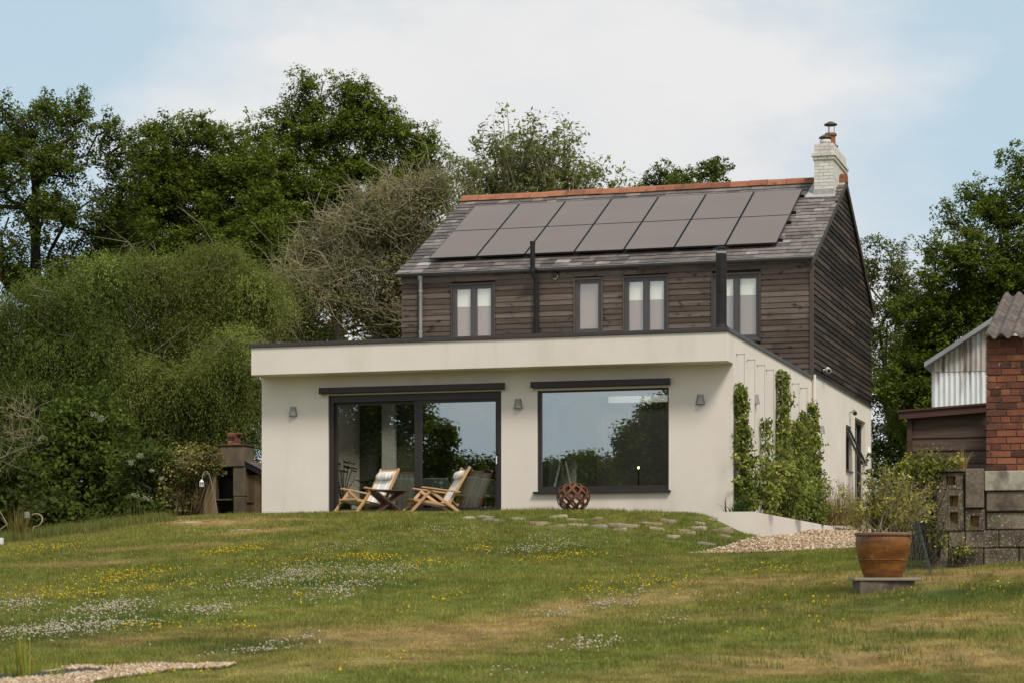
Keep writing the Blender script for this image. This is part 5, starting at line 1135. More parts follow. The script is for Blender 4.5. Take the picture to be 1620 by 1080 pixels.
def sprays(C, narc, nl, length, size, pal, asp=.3, clvar=.22, fall=.9):
    clvar = .3
    nc = len(C); N = nc*narc; S = np.repeat(C, narc, 0)+rng.normal(size=(N, 3))*[.24, .24, .13]; d0 = np.repeat(norm(rng.normal(size=(nc, 3))*[1, 1, .15]-np.array([FW[0], FW[1], 0])*.7), narc, 0); d = norm(d0+rng.normal(size=(N, 3))*[.45, .45, .3]+[0, 0, .3]); L = length*rng.uniform(.5, 1.3, (N, 1))
    t = np.tile(np.linspace(.08, 1, nl), N)[:, None]; S = np.repeat(S, nl, 0); d = np.repeat(d, nl, 0); L = np.repeat(L, nl, 0); n = len(S)
    P = S+d*L*t-np.array([0, 0, 1])*L*fall*t*t+rng.normal(size=(n, 3))*.035; tg = norm(d-np.array([0, 0, 2*fall])*t)
    u = norm(tg+rng.normal(size=(n, 3))*.5); w = norm(np.cross(u, rng.normal(size=(n, 3))*.5+np.array([-FW[0]*.2, -FW[1]*.2, 1.]))); sz = size*rng.uniform(.6, 1.3, (n, 1))
    V = np.stack([P-u*sz*.5, P+w*sz*.5*asp, P+u*sz*.5, P-w*sz*.5*asp], 1).reshape(-1, 3); pal = np.array(pal)
    h = np.repeat(rng.random(nc), narc*nl)*.5+np.repeat(rng.random(N), nl)*.3+rng.random(n)*.2; idx = h*(len(pal)-1); i0 = np.minimum(idx.astype(int), len(pal)-2); f = (idx-i0)[:, None]
    col = (pal[i0]*(1-f)+pal[i0+1]*f)*np.repeat(np.exp(rng.normal(0, clvar, nc)), narc*nl)[:, None]*rng.uniform(.85, 1.18, (n, 1))
    return V, np.arange(4*n).reshape(-1, 4), np.clip(col, 0, .9)
def skeleton(base, top, C, r_tip=.018, wob=.12, expo=2.3, alpha=.45, stem_n=7, rmax=.45):
    base, top = np.array(base, float), np.array(top, float)
    nodes = [base+(top-base)*(i/(stem_n-1))+(rng.normal(size=3)*[.12, .12, 0] if 0 < i else 0)*1.0 for i in range(stem_n)]
    par = [-1]+list(range(stem_n-1)); L = [np.linalg.norm(p-base) for p in nodes]
    for c in C[np.argsort(np.linalg.norm(C-nodes[stem_n//2], axis=1))]:
        A = np.array(nodes); d = np.linalg.norm(A-c, axis=1); pen = np.maximum(0, A[:, 2]-c[2])*.9
        j = int(np.argmin(d+alpha*np.array(L)*.5+pen+(np.arange(len(A)) < 2)*5)); pj = nodes[j]; dist = d[j]; cur = j
        ns = max(1, min(4, int(dist/.9)))
        for q in range(1, ns+1):
            f = q/ns; p = pj+(c-pj)*f
            if q < ns: p = p+rng.normal(size=3)*wob*dist*.5+np.array([0, 0, .08*dist*math.sin(math.pi*f)])
            nodes.append(p); par.append(cur); L.append(L[cur]+dist/ns); cur = len(nodes)-1
    N = len(nodes); load = np.zeros(N); child = np.zeros(N, bool)
    for i in range(N):
        if par[i] >= 0: child[par[i]] = True
    load[~child] = r_tip**expo
    for i in range(N-1, 0, -1): load[par[i]] += load[i]
    R = np.minimum(load**(1/expo), rmax); A = np.array(nodes); par = np.array(par)
    return A[par[1:]], A[1:], np.minimum(R[par[1:]], R[1:]*1.6+.01), R[1:], A
GREEN = [(0.067, 0.096, 0.014), (0.098, 0.132, 0.019), (0.143, 0.182, 0.029)]
DEEP = [(0.057, 0.079, 0.014), (0.081, 0.110, 0.019), (0.121, 0.155, 0.026)]
OLIVE = [(.062, .076, .02), (.088, .102, .026), (.12, .13, .036)]
def tree(name, label, cat, D, blobs, base_px, dens=.55, nper=150, rc=.55, size=.15, pal=GREEN, top=None, rmax=.4, mirror=False, group=None, bark='bark', twigs=0, twl=.8, twr=.009, crown='crown', r_tip=.018, leaf_frac=1.0, depth=1.0, base_z=None, shell=.5, trunk='trunk', spray=None, **kw):
    C = blob_pts(blobs, D, dens, depth, mirror, shell)
    bx, by = base_px; b = W(bx, 0, D); 
    if base_z is not None: b.z = base_z
    else: b.z = float(terr_sd((bx-CX)/FPX*D, D))-.15
    tp = W(*(top or (bx, by)), D)
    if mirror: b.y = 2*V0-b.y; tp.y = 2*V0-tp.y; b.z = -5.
    t = thing(name, label, cat, b, group)
    P0, P1, R0, R1, A = skeleton(b, tp, C, rmax=rmax, r_tip=r_tip)
    V, Fq = segs(P0, P1, R0, R1, 6)
    if twigs:
        n = len(C)*twigs; S = np.repeat(C, twigs, 0)+rng.normal(size=(n, 3))*rc*.3; dr = norm(rng.normal(size=(n, 3))+np.array([0, 0, .25])); Ln = twl*rng.uniform(.4, 1.2, (n, 1))
        Mi = S+dr*Ln*.5+rng.normal(size=(n, 3))*.1*twl; En = Mi+norm(dr+rng.normal(size=(n, 3))*.5)*Ln*.5; rr = twr*rng.uniform(.6, 1.3, n)
        E2 = Mi+norm(dr+rng.normal(size=(n, 3))*.9)*Ln*.4
        V2, F2 = segs(np.r_[S, Mi, Mi], np.r_[Mi, En, E2], np.r_[rr*1.2, rr, rr*.8], np.r_[rr, rr*.5, rr*.4], 3)
        Fq = np.r_[Fq, F2+len(V)]; V = np.r_[V, V2]
    np_mesh(trunk, V, Fq, MT[bark], t, tint=rng.random(len(Fq)), smooth=False)
    LC = C if leaf_frac >= 1 else C[rng.random(len(C)) < leaf_frac]
    V, Fq, col = sprays(LC, *spray, pal=pal) if spray else leaves(LC, nper, rc, size, pal, **kw); np_mesh(crown, V, Fq, MT['leaf'], t, col=col)
    return t
# tall trees behind, left to right
tree('oak_tree', 'tall dark oak with bare dark limbs showing, at the far left edge', 'tree', 64, [(0, 205, 55, 45), (60, 195, 45, 40), (110, 180, 30, 32), (25, 265, 60, 38), (110, 255, 45, 35), (180, 228, 38, 34), (195, 285, 32, 36), (55, 330, 55, 30), (140, 340, 55, 35), (-55, 260, 60, 90), (5, 395, 45, 30), (110, 400, 45, 35), (190, 390, 45, 40), (-50, 400, 40, 40), (40, 440, 50, 30), (130, 450, 50, 30)],
     (52, 400), dens=1.0, nper=300, rc=.46, sub=12, size=.098, shell=.65, pal=DEEP, top=(58, 290), rmax=.42, r_tip=.026)
tree('oak_tree', 'mid height dark oak just right of the far left oak', 'tree', 69, [(255, 235, 42, 36), (310, 212, 28, 24), (345, 250, 45, 40), (235, 300, 40, 45), (300, 310, 60, 50), (370, 320, 50, 55), (255, 380, 60, 50), (335, 400, 70, 45), (410, 395, 55, 55), (240, 450, 60, 40), (340, 470, 80, 40), (212, 330, 34, 40), (205, 400, 40, 40), (400, 285, 34, 34), (425, 340, 40, 40), (280, 280, 40, 30)],
     (300, 480), dens=1.75, nper=300, rc=.46, sub=12, size=.1, pal=GREEN, top=(300, 340), rmax=.35)
tree('oak_tree', 'tallest bright green oak standing behind the left of the house', 'tree', 72, [(420, 215, 20, 25), (455, 195, 20, 40), (493, 160, 26, 42), (500, 225, 40, 45), (565, 160, 26, 40), (560, 220, 40, 50), (605, 215, 30, 40), (430, 270, 45, 45), (500, 300, 60, 50), (580, 300, 55, 45), (655, 225, 26, 28), (665, 262, 40, 30), (640, 310, 45, 30), (430, 350, 55, 55), (510, 380, 60, 50), (400, 420, 50, 45), (460, 440, 60, 40), (585, 370, 45, 40), (680, 290, 30, 26)],
     (540, 480), dens=1.7, nper=300, rc=.45, sub=12, size=.1, pal=[(0.071, 0.101, 0.014), (0.105, 0.143, 0.020), (0.156, 0.195, 0.029)], top=(540, 300), rmax=.38)
tree('oak_tree', 'small dark treetop just showing above the ridge near the chimney', 'tree', 74, [(1020, 287, 20, 8), (1055, 278, 22, 14), (1085, 284, 22, 9), (1118, 278, 24, 14), (1140, 270, 10, 8), (1070, 320, 70, 25)], (1080, 420), dens=1.6, nper=170, rc=.36, sub=10, size=.115, pal=DEEP, top=(1080, 330), rmax=.2)
tree('oak_tree', 'large dark green oak at the right edge behind the tin barn', 'tree', 60, [(1605, 262, 14, 22), (1625, 300, 35, 40), (1575, 318, 26, 24), (1545, 315, 28, 16), (1560, 352, 40, 28), (1620, 370, 50, 50), (1510, 348, 22, 20), (1520, 395, 40, 25), (1475, 405, 22, 20), (1565, 415, 60, 40), (1470, 440, 26, 16), (1500, 460, 45, 35), (1580, 480, 60, 45), (1650, 460, 50, 60), (1460, 500, 40, 35), (1520, 530, 55, 40), (1470, 570, 45, 45), (1440, 640, 40, 50), (1540, 600, 60, 50), (1490, 650, 55, 50), (1620, 560, 50, 50), (1450, 560, 40, 40), (1430, 590, 34, 40), (1500, 500, 40, 34), (1545, 450, 40, 30), (1600, 440, 40, 34), (1475, 610, 40, 40)],
     (1570, 560), dens=1.35, nper=290, rc=.42, sub=12, size=.094, pal=[(0.062, 0.089, 0.014), (0.092, 0.127, 0.019), (0.136, 0.175, 0.027)], top=(1570, 440), rmax=.35)
tree('leafy_tree', 'yellowish mid green tree right behind the gable end', 'tree', 72, [(1385, 405, 20, 24), (1412, 415, 22, 28), (1395, 460, 35, 35), (1430, 470, 26, 30), (1400, 520, 40, 40), (1440, 530, 30, 40), (1410, 590, 45, 45), (1395, 660, 40, 45), (1440, 610, 30, 40), (1375, 430, 16, 24), (1430, 440, 24, 24), (1450, 500, 26, 34), (1380, 560, 30, 50), (1460, 560, 30, 40), (1450, 660, 36, 40)], (1405, 600), dens=1.0, nper=190, rc=.42, sub=10, size=.1, pal=[(.07, .088, .026), (.1, .12, .036), (.14, .158, .052)], top=(1405, 520), rmax=.22)
tree('leafy_tree', 'dark green undergrowth tree between the gable and the timber shed', 'tree', 64, [(1400, 690, 40, 45), (1440, 680, 30, 45), (1410, 750, 45, 40), (1455, 740, 30, 40), (1400, 800, 45, 30), (1470, 800, 40, 30)], (1420, 760), dens=1.1, nper=200, rc=.4, size=.1, pal=[(.05, .066, .02), (.08, .1, .028), (.12, .138, .042)], top=(1420, 730), rmax=.14)
# distant dark trees closing the gaps low down behind the left hedge
tree('background_tree', 'dark far tree low behind the twiggy tree, beside the house', 'tree', 82, [(650, 500, 50, 30), (620, 540, 40, 24), (690, 470, 40, 40), (480, 470, 40, 40), (440, 500, 40, 40), (500, 540, 60, 16)], (640, 640), dens=.5, nper=200, rc=.6, size=.2, pal=DEEP, top=(640, 560), rmax=.2)
for i, (px, D, lab) in enumerate(((-60, 84, 'dark far tree low behind the far left oak'), (160, 88, 'dark far tree low behind the left hawthorn'), (330, 86, 'dark far tree low behind the arching hawthorn'))):
    tree('background_tree', lab, 'tree', D, [(px, 560, 75, 70), (px+70, 600, 70, 70), (px-60, 620, 60, 70), (px, 700, 90, 80), (px+60, 780, 80, 60), (px-70, 780, 70, 60), (px-40, 835, 70, 30), (px+50, 835, 70, 30), (px+110, 830, 50, 40)], (px, 700), dens=.16, nper=110, rc=1.0, size=.32, pal=DEEP, group=None, top=(px, 640), rmax=.3)
# the twiggy half-dead tree
tree('twiggy_tree', 'tangled grey brown half bare tree left of the roof', 'tree', 57.5, [(600, 345, 55, 42), (660, 320, 48, 32), (690, 300, 26, 20), (555, 380, 55, 38), (640, 385, 60, 45), (500, 415, 50, 34), (570, 440, 60, 35), (660, 440, 45, 40), (475, 460, 40, 30), (530, 470, 40, 24), (630, 480, 40, 30), (455, 500, 30, 24), (610, 520, 35, 20), (660, 510, 30, 30), (480, 520, 25, 20), (625, 505, 30, 18), (580, 500, 25, 12), (650, 540, 30, 20), (440, 520, 20, 18)],
     (645, 700), dens=1.5, nper=230, rc=.55, size=.085, pal=[(.125, .132, .055), (.18, .18, .076), (.24, .232, .105)], top=(630, 560), rmax=.12, bark='twig', twigs=17, twl=.95, twr=.0075, r_tip=.009, depth=.8, shell=.3)
# arching hawthorn / shrub mass at the left
HAW = [(.095, .12, .03), (.138, .162, .04), (.2, .218, .06)]
tree('hawthorn_tree', 'broad arching yellow green hawthorn left of the extension', 'tree', 52, [(320, 432, 50, 26), (385, 452, 38, 32), (285, 418, 18, 14), (345, 412, 16, 12), (408, 440, 16, 16), (225, 428, 20, 14), (260, 450, 60, 35), (330, 490, 90, 45), (400, 520, 45, 50), (240, 510, 70, 45), (310, 560, 95, 50), (395, 590, 45, 60), (270, 620, 90, 50), (370, 650, 60, 50), (300, 690, 90, 40), (400, 690, 40, 40)],
     (320, 700), dens=.72, spray=(80, 22, 1.05, .068), pal=HAW, top=(320, 600), rmax=.2, bark='grey_bark', twigs=1, twl=1.4, twr=.007, shell=.85)
tree('hawthorn_tree', 'rounded yellow green hawthorn at the far left, in front of the oaks', 'tree', 51, [(130, 462, 40, 18), (190, 440, 40, 20), (95, 450, 16, 14), (160, 430, 16, 14), (40, 492, 22, 16), (80, 490, 65, 35), (160, 505, 70, 40), (30, 530, 60, 40), (110, 560, 75, 45), (180, 570, 60, 50), (20, 600, 70, 50), (-40, 560, 60, 60), (100, 620, 80, 50), (190, 640, 60, 50), (10, 680, 70, 50)],
     (110, 700), dens=.72, spray=(80, 22, 1.05, .068), pal=[(.08, .112, .027), (.115, .15, .035), (.16, .192, .05)], top=(110, 620), rmax=.2, bark='grey_bark', twigs=1, twl=1.3, twr=.007, shell=.85)
ELD = [(.05, .076, .014), (.075, .107, .02), (.112, .148, .03)]
tree('elder_bush', 'dark green elder bush with white flower heads at the left', 'shrub', 46.5, [(130, 665, 42, 38), (95, 700, 50, 40), (165, 700, 45, 45), (130, 740, 65, 45), (70, 760, 50, 45), (190, 760, 45, 45), (120, 800, 80, 40), (200, 790, 40, 30), (50, 800, 40, 30)], (125, 800), dens=1.5, nper=130, rc=.42, sub=10, size=.13, pal=ELD, top=(125, 740), rmax=.08, r_tip=.012, droop=.5, asp=.45, bark='bark', shell=.7)
tree('elder_bush', 'lower dark bush with white flowers beside the old outbuilding', 'shrub', 45.0, [(225, 720, 35, 26), (245, 740, 26, 24), (215, 765, 35, 30), (235, 795, 30, 26), (190, 815, 35, 20)], (222, 800), dens=2.4, nper=110, rc=.36, size=.12, pal=[(.045, .066, .015), (.066, .092, .02), (.098, .126, .03)], top=(222, 760), rmax=.06, r_tip=.01, droop=.5, asp=.45, shell=.7)
tree('dark_shrub', 'dark shaded shrub filling the far left behind the straw tuft', 'shrub', 44.0, [(-10, 735, 45, 45), (30, 775, 45, 40), (-20, 800, 50, 40), (60, 815, 40, 26), (100, 830, 45, 20), (-20, 840, 40, 24), (8, 852, 24, 14)], (20, 810), dens=1.8, nper=110, rc=.42, sub=10, size=.12, pal=[(.04, .056, .014), (.06, .08, .018), (.09, .112, .026)], top=(20, 780), rmax=.06, r_tip=.01, shell=.7)
# umbels
UMB = [(148, 655), (160, 662), (65, 693), (222, 719), (240, 744), (255, 757), (213, 783), (234, 788), (206, 731)]
for i, (px, py) in enumerate(UMB):
    pass
def umbels(pts, D, parent, nm):
    A, C = [], []
    for px, py in pts:
        c = np.array(W(px, py, D-.0)); n = 46; a = rng.uniform(0, 2*np.pi, n); R0 = rng.uniform(.045, .1); r = R0*np.sqrt(rng.random(n)); tl = rng.uniform(.3, .9); P = c+np.outer(r*np.cos(a), [RT[0], RT[1], rng.uniform(-.3, .3)])+np.outer(r*np.sin(a), [FW[0]*math.cos(tl), FW[1]*math.cos(tl), math.sin(tl)])+rng.normal(size=(n, 3))*.012
        A.append(P); C.append(np.array([.34, .35, .24])*rng.uniform(.7, 1.2, (n, 1)))
    P = np.concatenate(A); n = len(P); V = OCT[None]*.011+P[:, None]
    np_mesh(nm, V.reshape(-1, 3), (OCF[None]+(np.arange(n)*6)[:, None, None]).reshape(-1, 3), MT['petal'], parent, col=np.repeat(np.concatenate(C), 8, 0))
eb = [o for o in bpy.data.objects if o.name.startswith('elder_bush')]
umbels([p for p in UMB if p[0] < 200], 45.0, eb[0], 'flower_heads'); umbels([p for p in UMB if p[0] >= 200], 43.9, eb[1], 'flower_heads')
# bare whippy shrub at the left edge
def stems_thing(name, label, cat, base, tips, r0, mat, leafargs=None, wob=.1, group=None, leafname='leaves', stemname='stems', branch=0):
    t = thing(name, label, cat, base, group); P0, P1, R0, R1, LC = [], [], [], [], []
    b = np.array(base)
    def run(p, tip, r, n=6, bend=wob):
        L = np.linalg.norm(tip-p); pts = [p]; mid = (p+tip)/2+rng.normal(size=3)*bend*L
        for i in range(1, n+1):
            f = i/n; q = p*(1-f)**2+2*mid*f*(1-f)+tip*f*f+rng.normal(size=3)*.012*L; P0.append(pts[-1]); P1.append(q); R0.append(r*(1-.8*(i-1)/n)); R1.append(r*(1-.8*f)); pts.append(q)
        return pts
    for tip in [np.array(q, float) for q in tips]:
        s = b+rng.normal(size=3)*[.08, .08, 0]; pts = run(s, np.array(tip, float), r0*rng.uniform(.6, 1.2))
        LC += pts[-3:] if name == 'ash_tree' else pts[2:]
        for _ in range(branch):
            i = rng.integers(2, 6); d = norm(pts[i]-pts[i-1]+rng.normal(size=3)*.12*np.linalg.norm(tip-s)*.5); pp = run(pts[i], pts[i]+d*np.linalg.norm(np.array(tip)-s)*rng.uniform(.15, .4), r0*.5, 4); LC += pp[2:]
    V, Fq = segs(P0, P1, R0, R1, 5); np_mesh(stemname, V, Fq, MT[mat], t, tint=rng.random(len(Fq)))
    if leafargs:
        V, Fq, col = leaves(np.array(LC), **leafargs); np_mesh(leafname, V, Fq, MT['leaf'], t, col=col)
    return t
ASH = []
for cx_, cy_, rx, ry, n in [(735, 285, 26, 34, 9), (762, 262, 30, 40, 12), (790, 255, 26, 36, 11), (835, 250, 45, 34, 18), (812, 285, 60, 22, 14), (885, 255, 36, 30, 13), (915, 285, 28, 18, 7), (948, 285, 28, 16, 7), (860, 232, 26, 16, 7), (700, 290, 15, 25, 4)]:
    for _ in range(n): ASH.append(W(cx_+rng.uniform(-1, 1)*rx, cy_+rng.uniform(-1, 1)*ry, 66+rng.uniform(-1.6, 1.6)))
stems_thing('ash_tree', 'pale half bare ash tree rising behind the roof ridge', 'tree', W(840, 520, 66), ASH, .05, 'grey_bark', dict(nper=16, rc=.24, size=.16, pal=[(.11, .13, .04), (.155, .175, .06), (.21, .225, .09)], asp=.4, clvar=.3), wob=.1, branch=4, leafname='crown', stemname='trunk')
b = ground_at(5, 43.0)
tree('bare_shrub', 'bare pale whippy branches at the left edge of the picture', 'shrub', 43.0, [(10, 660, 30, 40), (30, 690, 22, 40), (-15, 690, 30, 50), (5, 730, 20, 26), (45, 650, 10, 18)], (0, 800), dens=.8, nper=6, rc=.3, size=.05, pal=HAW, top=(0, 745), rmax=.009, bark='twig', twigs=5, twl=.7, twr=.0035, r_tip=.0035)
# straw coloured grass tuft, pond iris, brown sedge, dry stalks
def spikes(name, label, cat, base, n, spread, hlo, hhi, lean, w, cols, arch=.0, group=None, mat='grassleaf', seg=4):
    b = np.array(base); az = rng.uniform(0, 2*np.pi, n); rr = spread*np.sqrt(rng.random(n)); S = b+np.c_[rr*np.cos(az), rr*np.sin(az), np.zeros(n)-.02]
    h = rng.uniform(hlo, hhi, n); ln = rng.uniform(0, lean, n); az2 = az+rng.normal(0, .7, n); d = np.c_[np.cos(az2), np.sin(az2), np.zeros(n)]; sd = np.c_[-np.sin(az2), np.cos(az2), np.zeros(n)]+rng.normal(size=(n, 3))*.3; sd = norm(sd)
    rows = []
    for i in range(seg+1):
        f = i/seg; c = S+d*(np.sin(ln)*f**1.6*h)[:, None]+np.c_[np.zeros((n, 2)), h*f*np.cos(ln)-arch*h*f**3*np.sin(ln)]; ww = w*(1-f**1.5)*.5+.0005
        rows.append((c-sd*ww, c+sd*ww))
    V = np.stack([x for r in rows for x in r], 1); k = 2*(seg+1)
    Fq = np.array([(2*i, 2*i+1, 2*i+3, 2*i+2) for i in range(seg)]); c = np.array(cols)[rng.integers(0, len(cols), n)]*rng.uniform(.75, 1.25, (n, 1))
    o = np_mesh(name, V.reshape(-1, 3), (Fq[None]+(np.arange(n)*k)[:, None, None]).reshape(-1, 4), MT[mat], col=np.repeat(c, seg, 0)); return tag(o, label, cat, group)
spikes('grass_tuft', 'straw coloured ornamental grass tuft at far left', 'grass tuft', ground_at(30, 38.8), 150, .16, .35, .75, .5, .012, [(.28, .2, .08), (.2, .16, .06), (.1, .12, .03)], .5)
for px, n, lab, hh in ((40, 26, 'tallest clump of upright yellow green iris leaves at the lower left pond', .46), (18, 12, 'short sprawling iris clump at the lower left corner', .25), (92, 12, 'small green iris clump right of the tall iris clump', .2)):
    spikes('iris_clump', lab, 'plant', gpt(px, 1074), n, .1 if n > 20 else .07, hh*.4, hh, .28, .02, [(.26, .27, .045), (.16, .21, .04), (.34, .3, .07)], .2, 'iris clumps by the pond')
spikes('dry_tuft', 'tiny red brown dry plant on the lower left gravel path', 'plant', gpt(177, 1058), 40, .05, .05, .13, 1.1, .012, [(.14, .06, .03), (.2, .1, .05)], .8)
spikes('sedge_clump', 'brown arching sedge clump beyond the climbers', 'plant', W(1328, 828, 47.5), 1100, .42, .6, 1.15, 1.4, .012, [(.22, .145, .075), (.3, .205, .11), (.17, .14, .06), (.36, .27, .15)], .9)
spikes('agapanthus', 'dark green strappy plant in the front end of the planter', 'plant', W(1165, 812, 38.75), 70, .2, .2, .36, .7, .03, [(.025, .05, .015), (.035, .065, .02)], .5)
spikes('straw_bunch', 'bunch of pale dry straw on top of the block wall', 'straw', Vector((X(1521), VW+.1, Zp(742))), 70, .04, .1, .36, .55, .008, [(.5, .36, .17), (.42, .3, .14)], .7)
spikes('dry_stalks', 'tall dry flower stalks in front of the lower dark bush', 'plant', ground_at(214, 42.5), 16, .14, .35, .62, .15, .014, [(.2, .12, .05), (.1, .12, .04)], 0)
# ------------------------------------------------------------------ climbers on the side wall
CLB = [(.075, .105, .022), (.12, .16, .034), (.2, .225, .055), (.3, .3, .09)]
def climber(px, top, bot, width, dens, label, body=()):
    p = onU(px, bot, UR+.12); D = p.y*FW[1]+p.x*FW[0]; t = thing('climbing_plant', label, 'climbing plant', (UR+.12, p.y, -.15), 'climbing plants on the trellis wires')
    zt, zb = onU(px, top, UR+.12).z, -.1; L = []
    n = int(dens*.85*(zt-zb)); zz = rng.random(n)**1.15*(zt-zb)+zb; f = (zz-zb)/(zt-zb)
    wv = width*(1.0-.86*f)*.62*(.6+.8*vnoise(zz*1.0, zz*0+px, .45, 3)); stray = 1+1.8*(rng.random(n) < .05); C = np.c_[UR+.1+np.abs(rng.normal(0, .1, n))*(1.3-f)*stray, p.y+rng.normal(0, .5, n)*wv*stray, zz]
    V, Fq, col = leaves(C, 10, .1, .085, CLB, up=.2, out=.3, droop=.7, asp=.5, clvar=.3); np_mesh('foliage', V, Fq, MT['leaf'], t, col=col)
    zs = np.linspace(-.2, zt-.1, 14); st = np.c_[UR+.11+rng.normal(0, .02, 14), p.y+rng.normal(0, .05, 14), zs]
    V, Fq = segs(st[:-1], st[1:], np.linspace(.018, .006, 13), np.linspace(.017, .005, 13), 5); np_mesh('stem', V, Fq, MT['twig'], t, tint=np.full(len(Fq), .3))
climber(1172, 612, 800, .42, 170, 'leafy climber on the first trellis wires, nearest the front corner')
climber(1212, 668, 800, .22, 55, 'thin wispy climber between the front climber and the tallest climber')
climber(1238, 590, 800, .7, 210, 'tallest climber, in the middle of the side wall')
climber(1259, 668, 800, .5, 130, 'narrow climber just right of the tallest climber')
climber(1272, 655, 800, .5, 120, 'narrow climber just left of the downpipe')
climber(1286, 640, 800, .7, 170, 'climber growing up the painted downpipe')
def bush(name, label, cat, pts, D, dens, nper, rc, size, pal, base, depth=.6, group=None, **kw):
    C = blob_pts(pts, D, dens, depth); t = thing(name, label, cat, base, group)
    V, Fq, col = leaves(C, nper, rc, size, pal, **kw); np_mesh('foliage', V, Fq, MT['leaf'], t, col=col)
    P0 = C*[.55, .55, 0]+np.array(base)*[.45, .45, 1]+rng.normal(size=C.shape)*[.05, .05, 0]; mid = P0*.5+C*.5+rng.normal(size=C.shape)*.06; V, Fq = segs(np.r_[P0, mid], np.r_[mid, C], np.full(2*len(C), .005), np.full(2*len(C), .003), 4); np_mesh('stems', V, Fq, MT['bark'], t, tint=np.full(len(Fq), .3)); return t
bush('shrub', 'leafy shrub at the foot of the front climber', 'shrub', [(1190, 745, 26, 35), (1205, 775, 28, 28), (1180, 780, 24, 24)], 39.9, 7, 40, .17, .08, CLB, W(1195, 806, 40), clvar=.3, droop=.4)
bush('shrub', 'broad leafy shrub at the foot of the tallest climber', 'shrub', [(1235, 765, 32, 34), (1250, 790, 40, 24), (1222, 790, 24, 20)], 42.5, 7, 40, .17, .08, CLB, W(1242, 815, 42.5), clvar=.3, droop=.4)
bush('shrub', 'darker leafy shrub at the back end of the planter', 'shrub', [(1280, 775, 24, 34), (1290, 800, 22, 22), (1268, 800, 22, 22)], 45.5, 7, 40, .17, .085, CLB[:3], W(1280, 822, 45.5), clvar=.3, droop=.4)
stems_thing('loose_spray', 'loose leafy spray leaning out right of the climbers', 'plant', W(1284, 780, 47.), [W(1306, 703, 47.0), W(1300, 712, 47)], .008, 'twig', dict(nper=5, rc=.06, size=.07, pal=CLB))
# ------------------------------------------------------------------ potted shrub
tips = []
for _ in range(84):
    px = rng.uniform(-70, 72); h = rng.uniform(35, 112)*(1-.3*(abs(px)/72)**2); tips.append(W(1397+px+6, 846-h, PD+rng.uniform(-.3, .3)))
SHR = [(.12, .13, .03), (.2, .195, .045), (.32, .285, .08), (.42, .36, .11)]
stems_thing('potted_shrub', 'scraggly woody shrub with small yellow green leaves in the terracotta pot', 'shrub', POTTOP, tips, .0065, 'twig', dict(nper=4, rc=.045, size=.032, pal=SHR, asp=.5, clvar=.35, up=.2), wob=.12, branch=3)
spikes('pot_grass', 'soft green grass growing at the right side of the pot', 'grass tuft', W(1420, 846, PD-.05), 160, .1, .06, .2, .7, .005, [(.06, .1, .025), (.09, .12, .035)], .5)
stems_thing('tall_sprig', 'tall leafy sprig reaching above the potted shrub against the side door', 'plant', W(1388, 842, PD+.1), [W(1366, 727, PD+.1), W(1380, 718, PD+.15), W(1372, 745, PD+.1), W(1400, 735, PD+.1)], .007, 'twig', dict(nper=10, rc=.06, size=.05, pal=[(.03, .045, .016), (.06, .075, .02), (.1, .11, .03)], clvar=.3), branch=2)
# bramble over the block wall
BR = [(.08, .1, .022), (.14, .16, .032), (.22, .225, .05), (.3, .285, .075)]
bush('bramble', 'yellow green bramble spilling over the left end of the block wall', 'shrub', [(1455, 745, 20, 26), (1440, 770, 22, 26), (1475, 728, 26, 16), (1463, 775, 14, 30), (1456, 815, 16, 30), (1473, 830, 18, 14), (1500, 733, 16, 8), (1462, 860, 10, 20), (1440, 735, 16, 16), (1425, 760, 14, 20)], 25.1, 34, 34, .1, .045, BR, Vector((X(1462), VW-.15, Zp(885))), depth=.5, clvar=.35, droop=.3)
bush('bramble', 'thin bramble shoots hanging across the lower vent blocks', 'shrub', [(1490, 845, 22, 8), (1518, 848, 18, 8), (1530, 865, 14, 10), (1505, 870, 14, 12), (1485, 858, 14, 8)], 25.0, 22, 18, .08, .042, BR, Vector((X(1500), VW-.12, Zp(890))), depth=.3, clvar=.35, droop=.3)
# creeper on the old outbuilding
bush('roof_creeper', 'pale flowering creeper covering the old outbuilding roof', 'creeper', [(290, 712, 20, 6), (320, 722, 26, 9), (338, 728, 14, 9), (305, 735, 24, 8), (275, 733, 16, 8), (275, 760, 8, 26), (300, 748, 20, 6), (268, 790, 8, 24), (300, 775, 6, 20), (283, 745, 14, 14), (262, 750, 12, 20), (325, 712, 22, 6), (345, 742, 10, 8), (285, 800, 8, 14)], OV-.3, 20, 26, .18, .07, [(.05, .06, .018), (.12, .125, .035), (.24, .21, .07), (.36, .31, .14)], Vector((OX(275), OV-.2, -.1)), depth=.5, clvar=.35)
# ------------------------------------------------------------------ trees behind the camera, seen mirrored in the glass
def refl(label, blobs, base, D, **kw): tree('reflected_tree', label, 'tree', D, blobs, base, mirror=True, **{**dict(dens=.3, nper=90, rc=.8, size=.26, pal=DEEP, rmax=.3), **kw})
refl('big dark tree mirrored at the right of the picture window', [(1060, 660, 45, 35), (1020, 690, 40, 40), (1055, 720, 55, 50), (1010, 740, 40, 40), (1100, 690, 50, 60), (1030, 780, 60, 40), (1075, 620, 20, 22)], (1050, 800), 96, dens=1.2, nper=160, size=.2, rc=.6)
refl('dark tree mirrored in the left pane of the sliding door', [(560, 650, 55, 40), (620, 660, 45, 35), (530, 720, 60, 50), (600, 730, 60, 50), (655, 650, 26, 18), (672, 672, 14, 14), (560, 790, 70, 50), (640, 760, 40, 45)], (580, 800), 98, dens=.9, nper=150, size=.2, rc=.6)
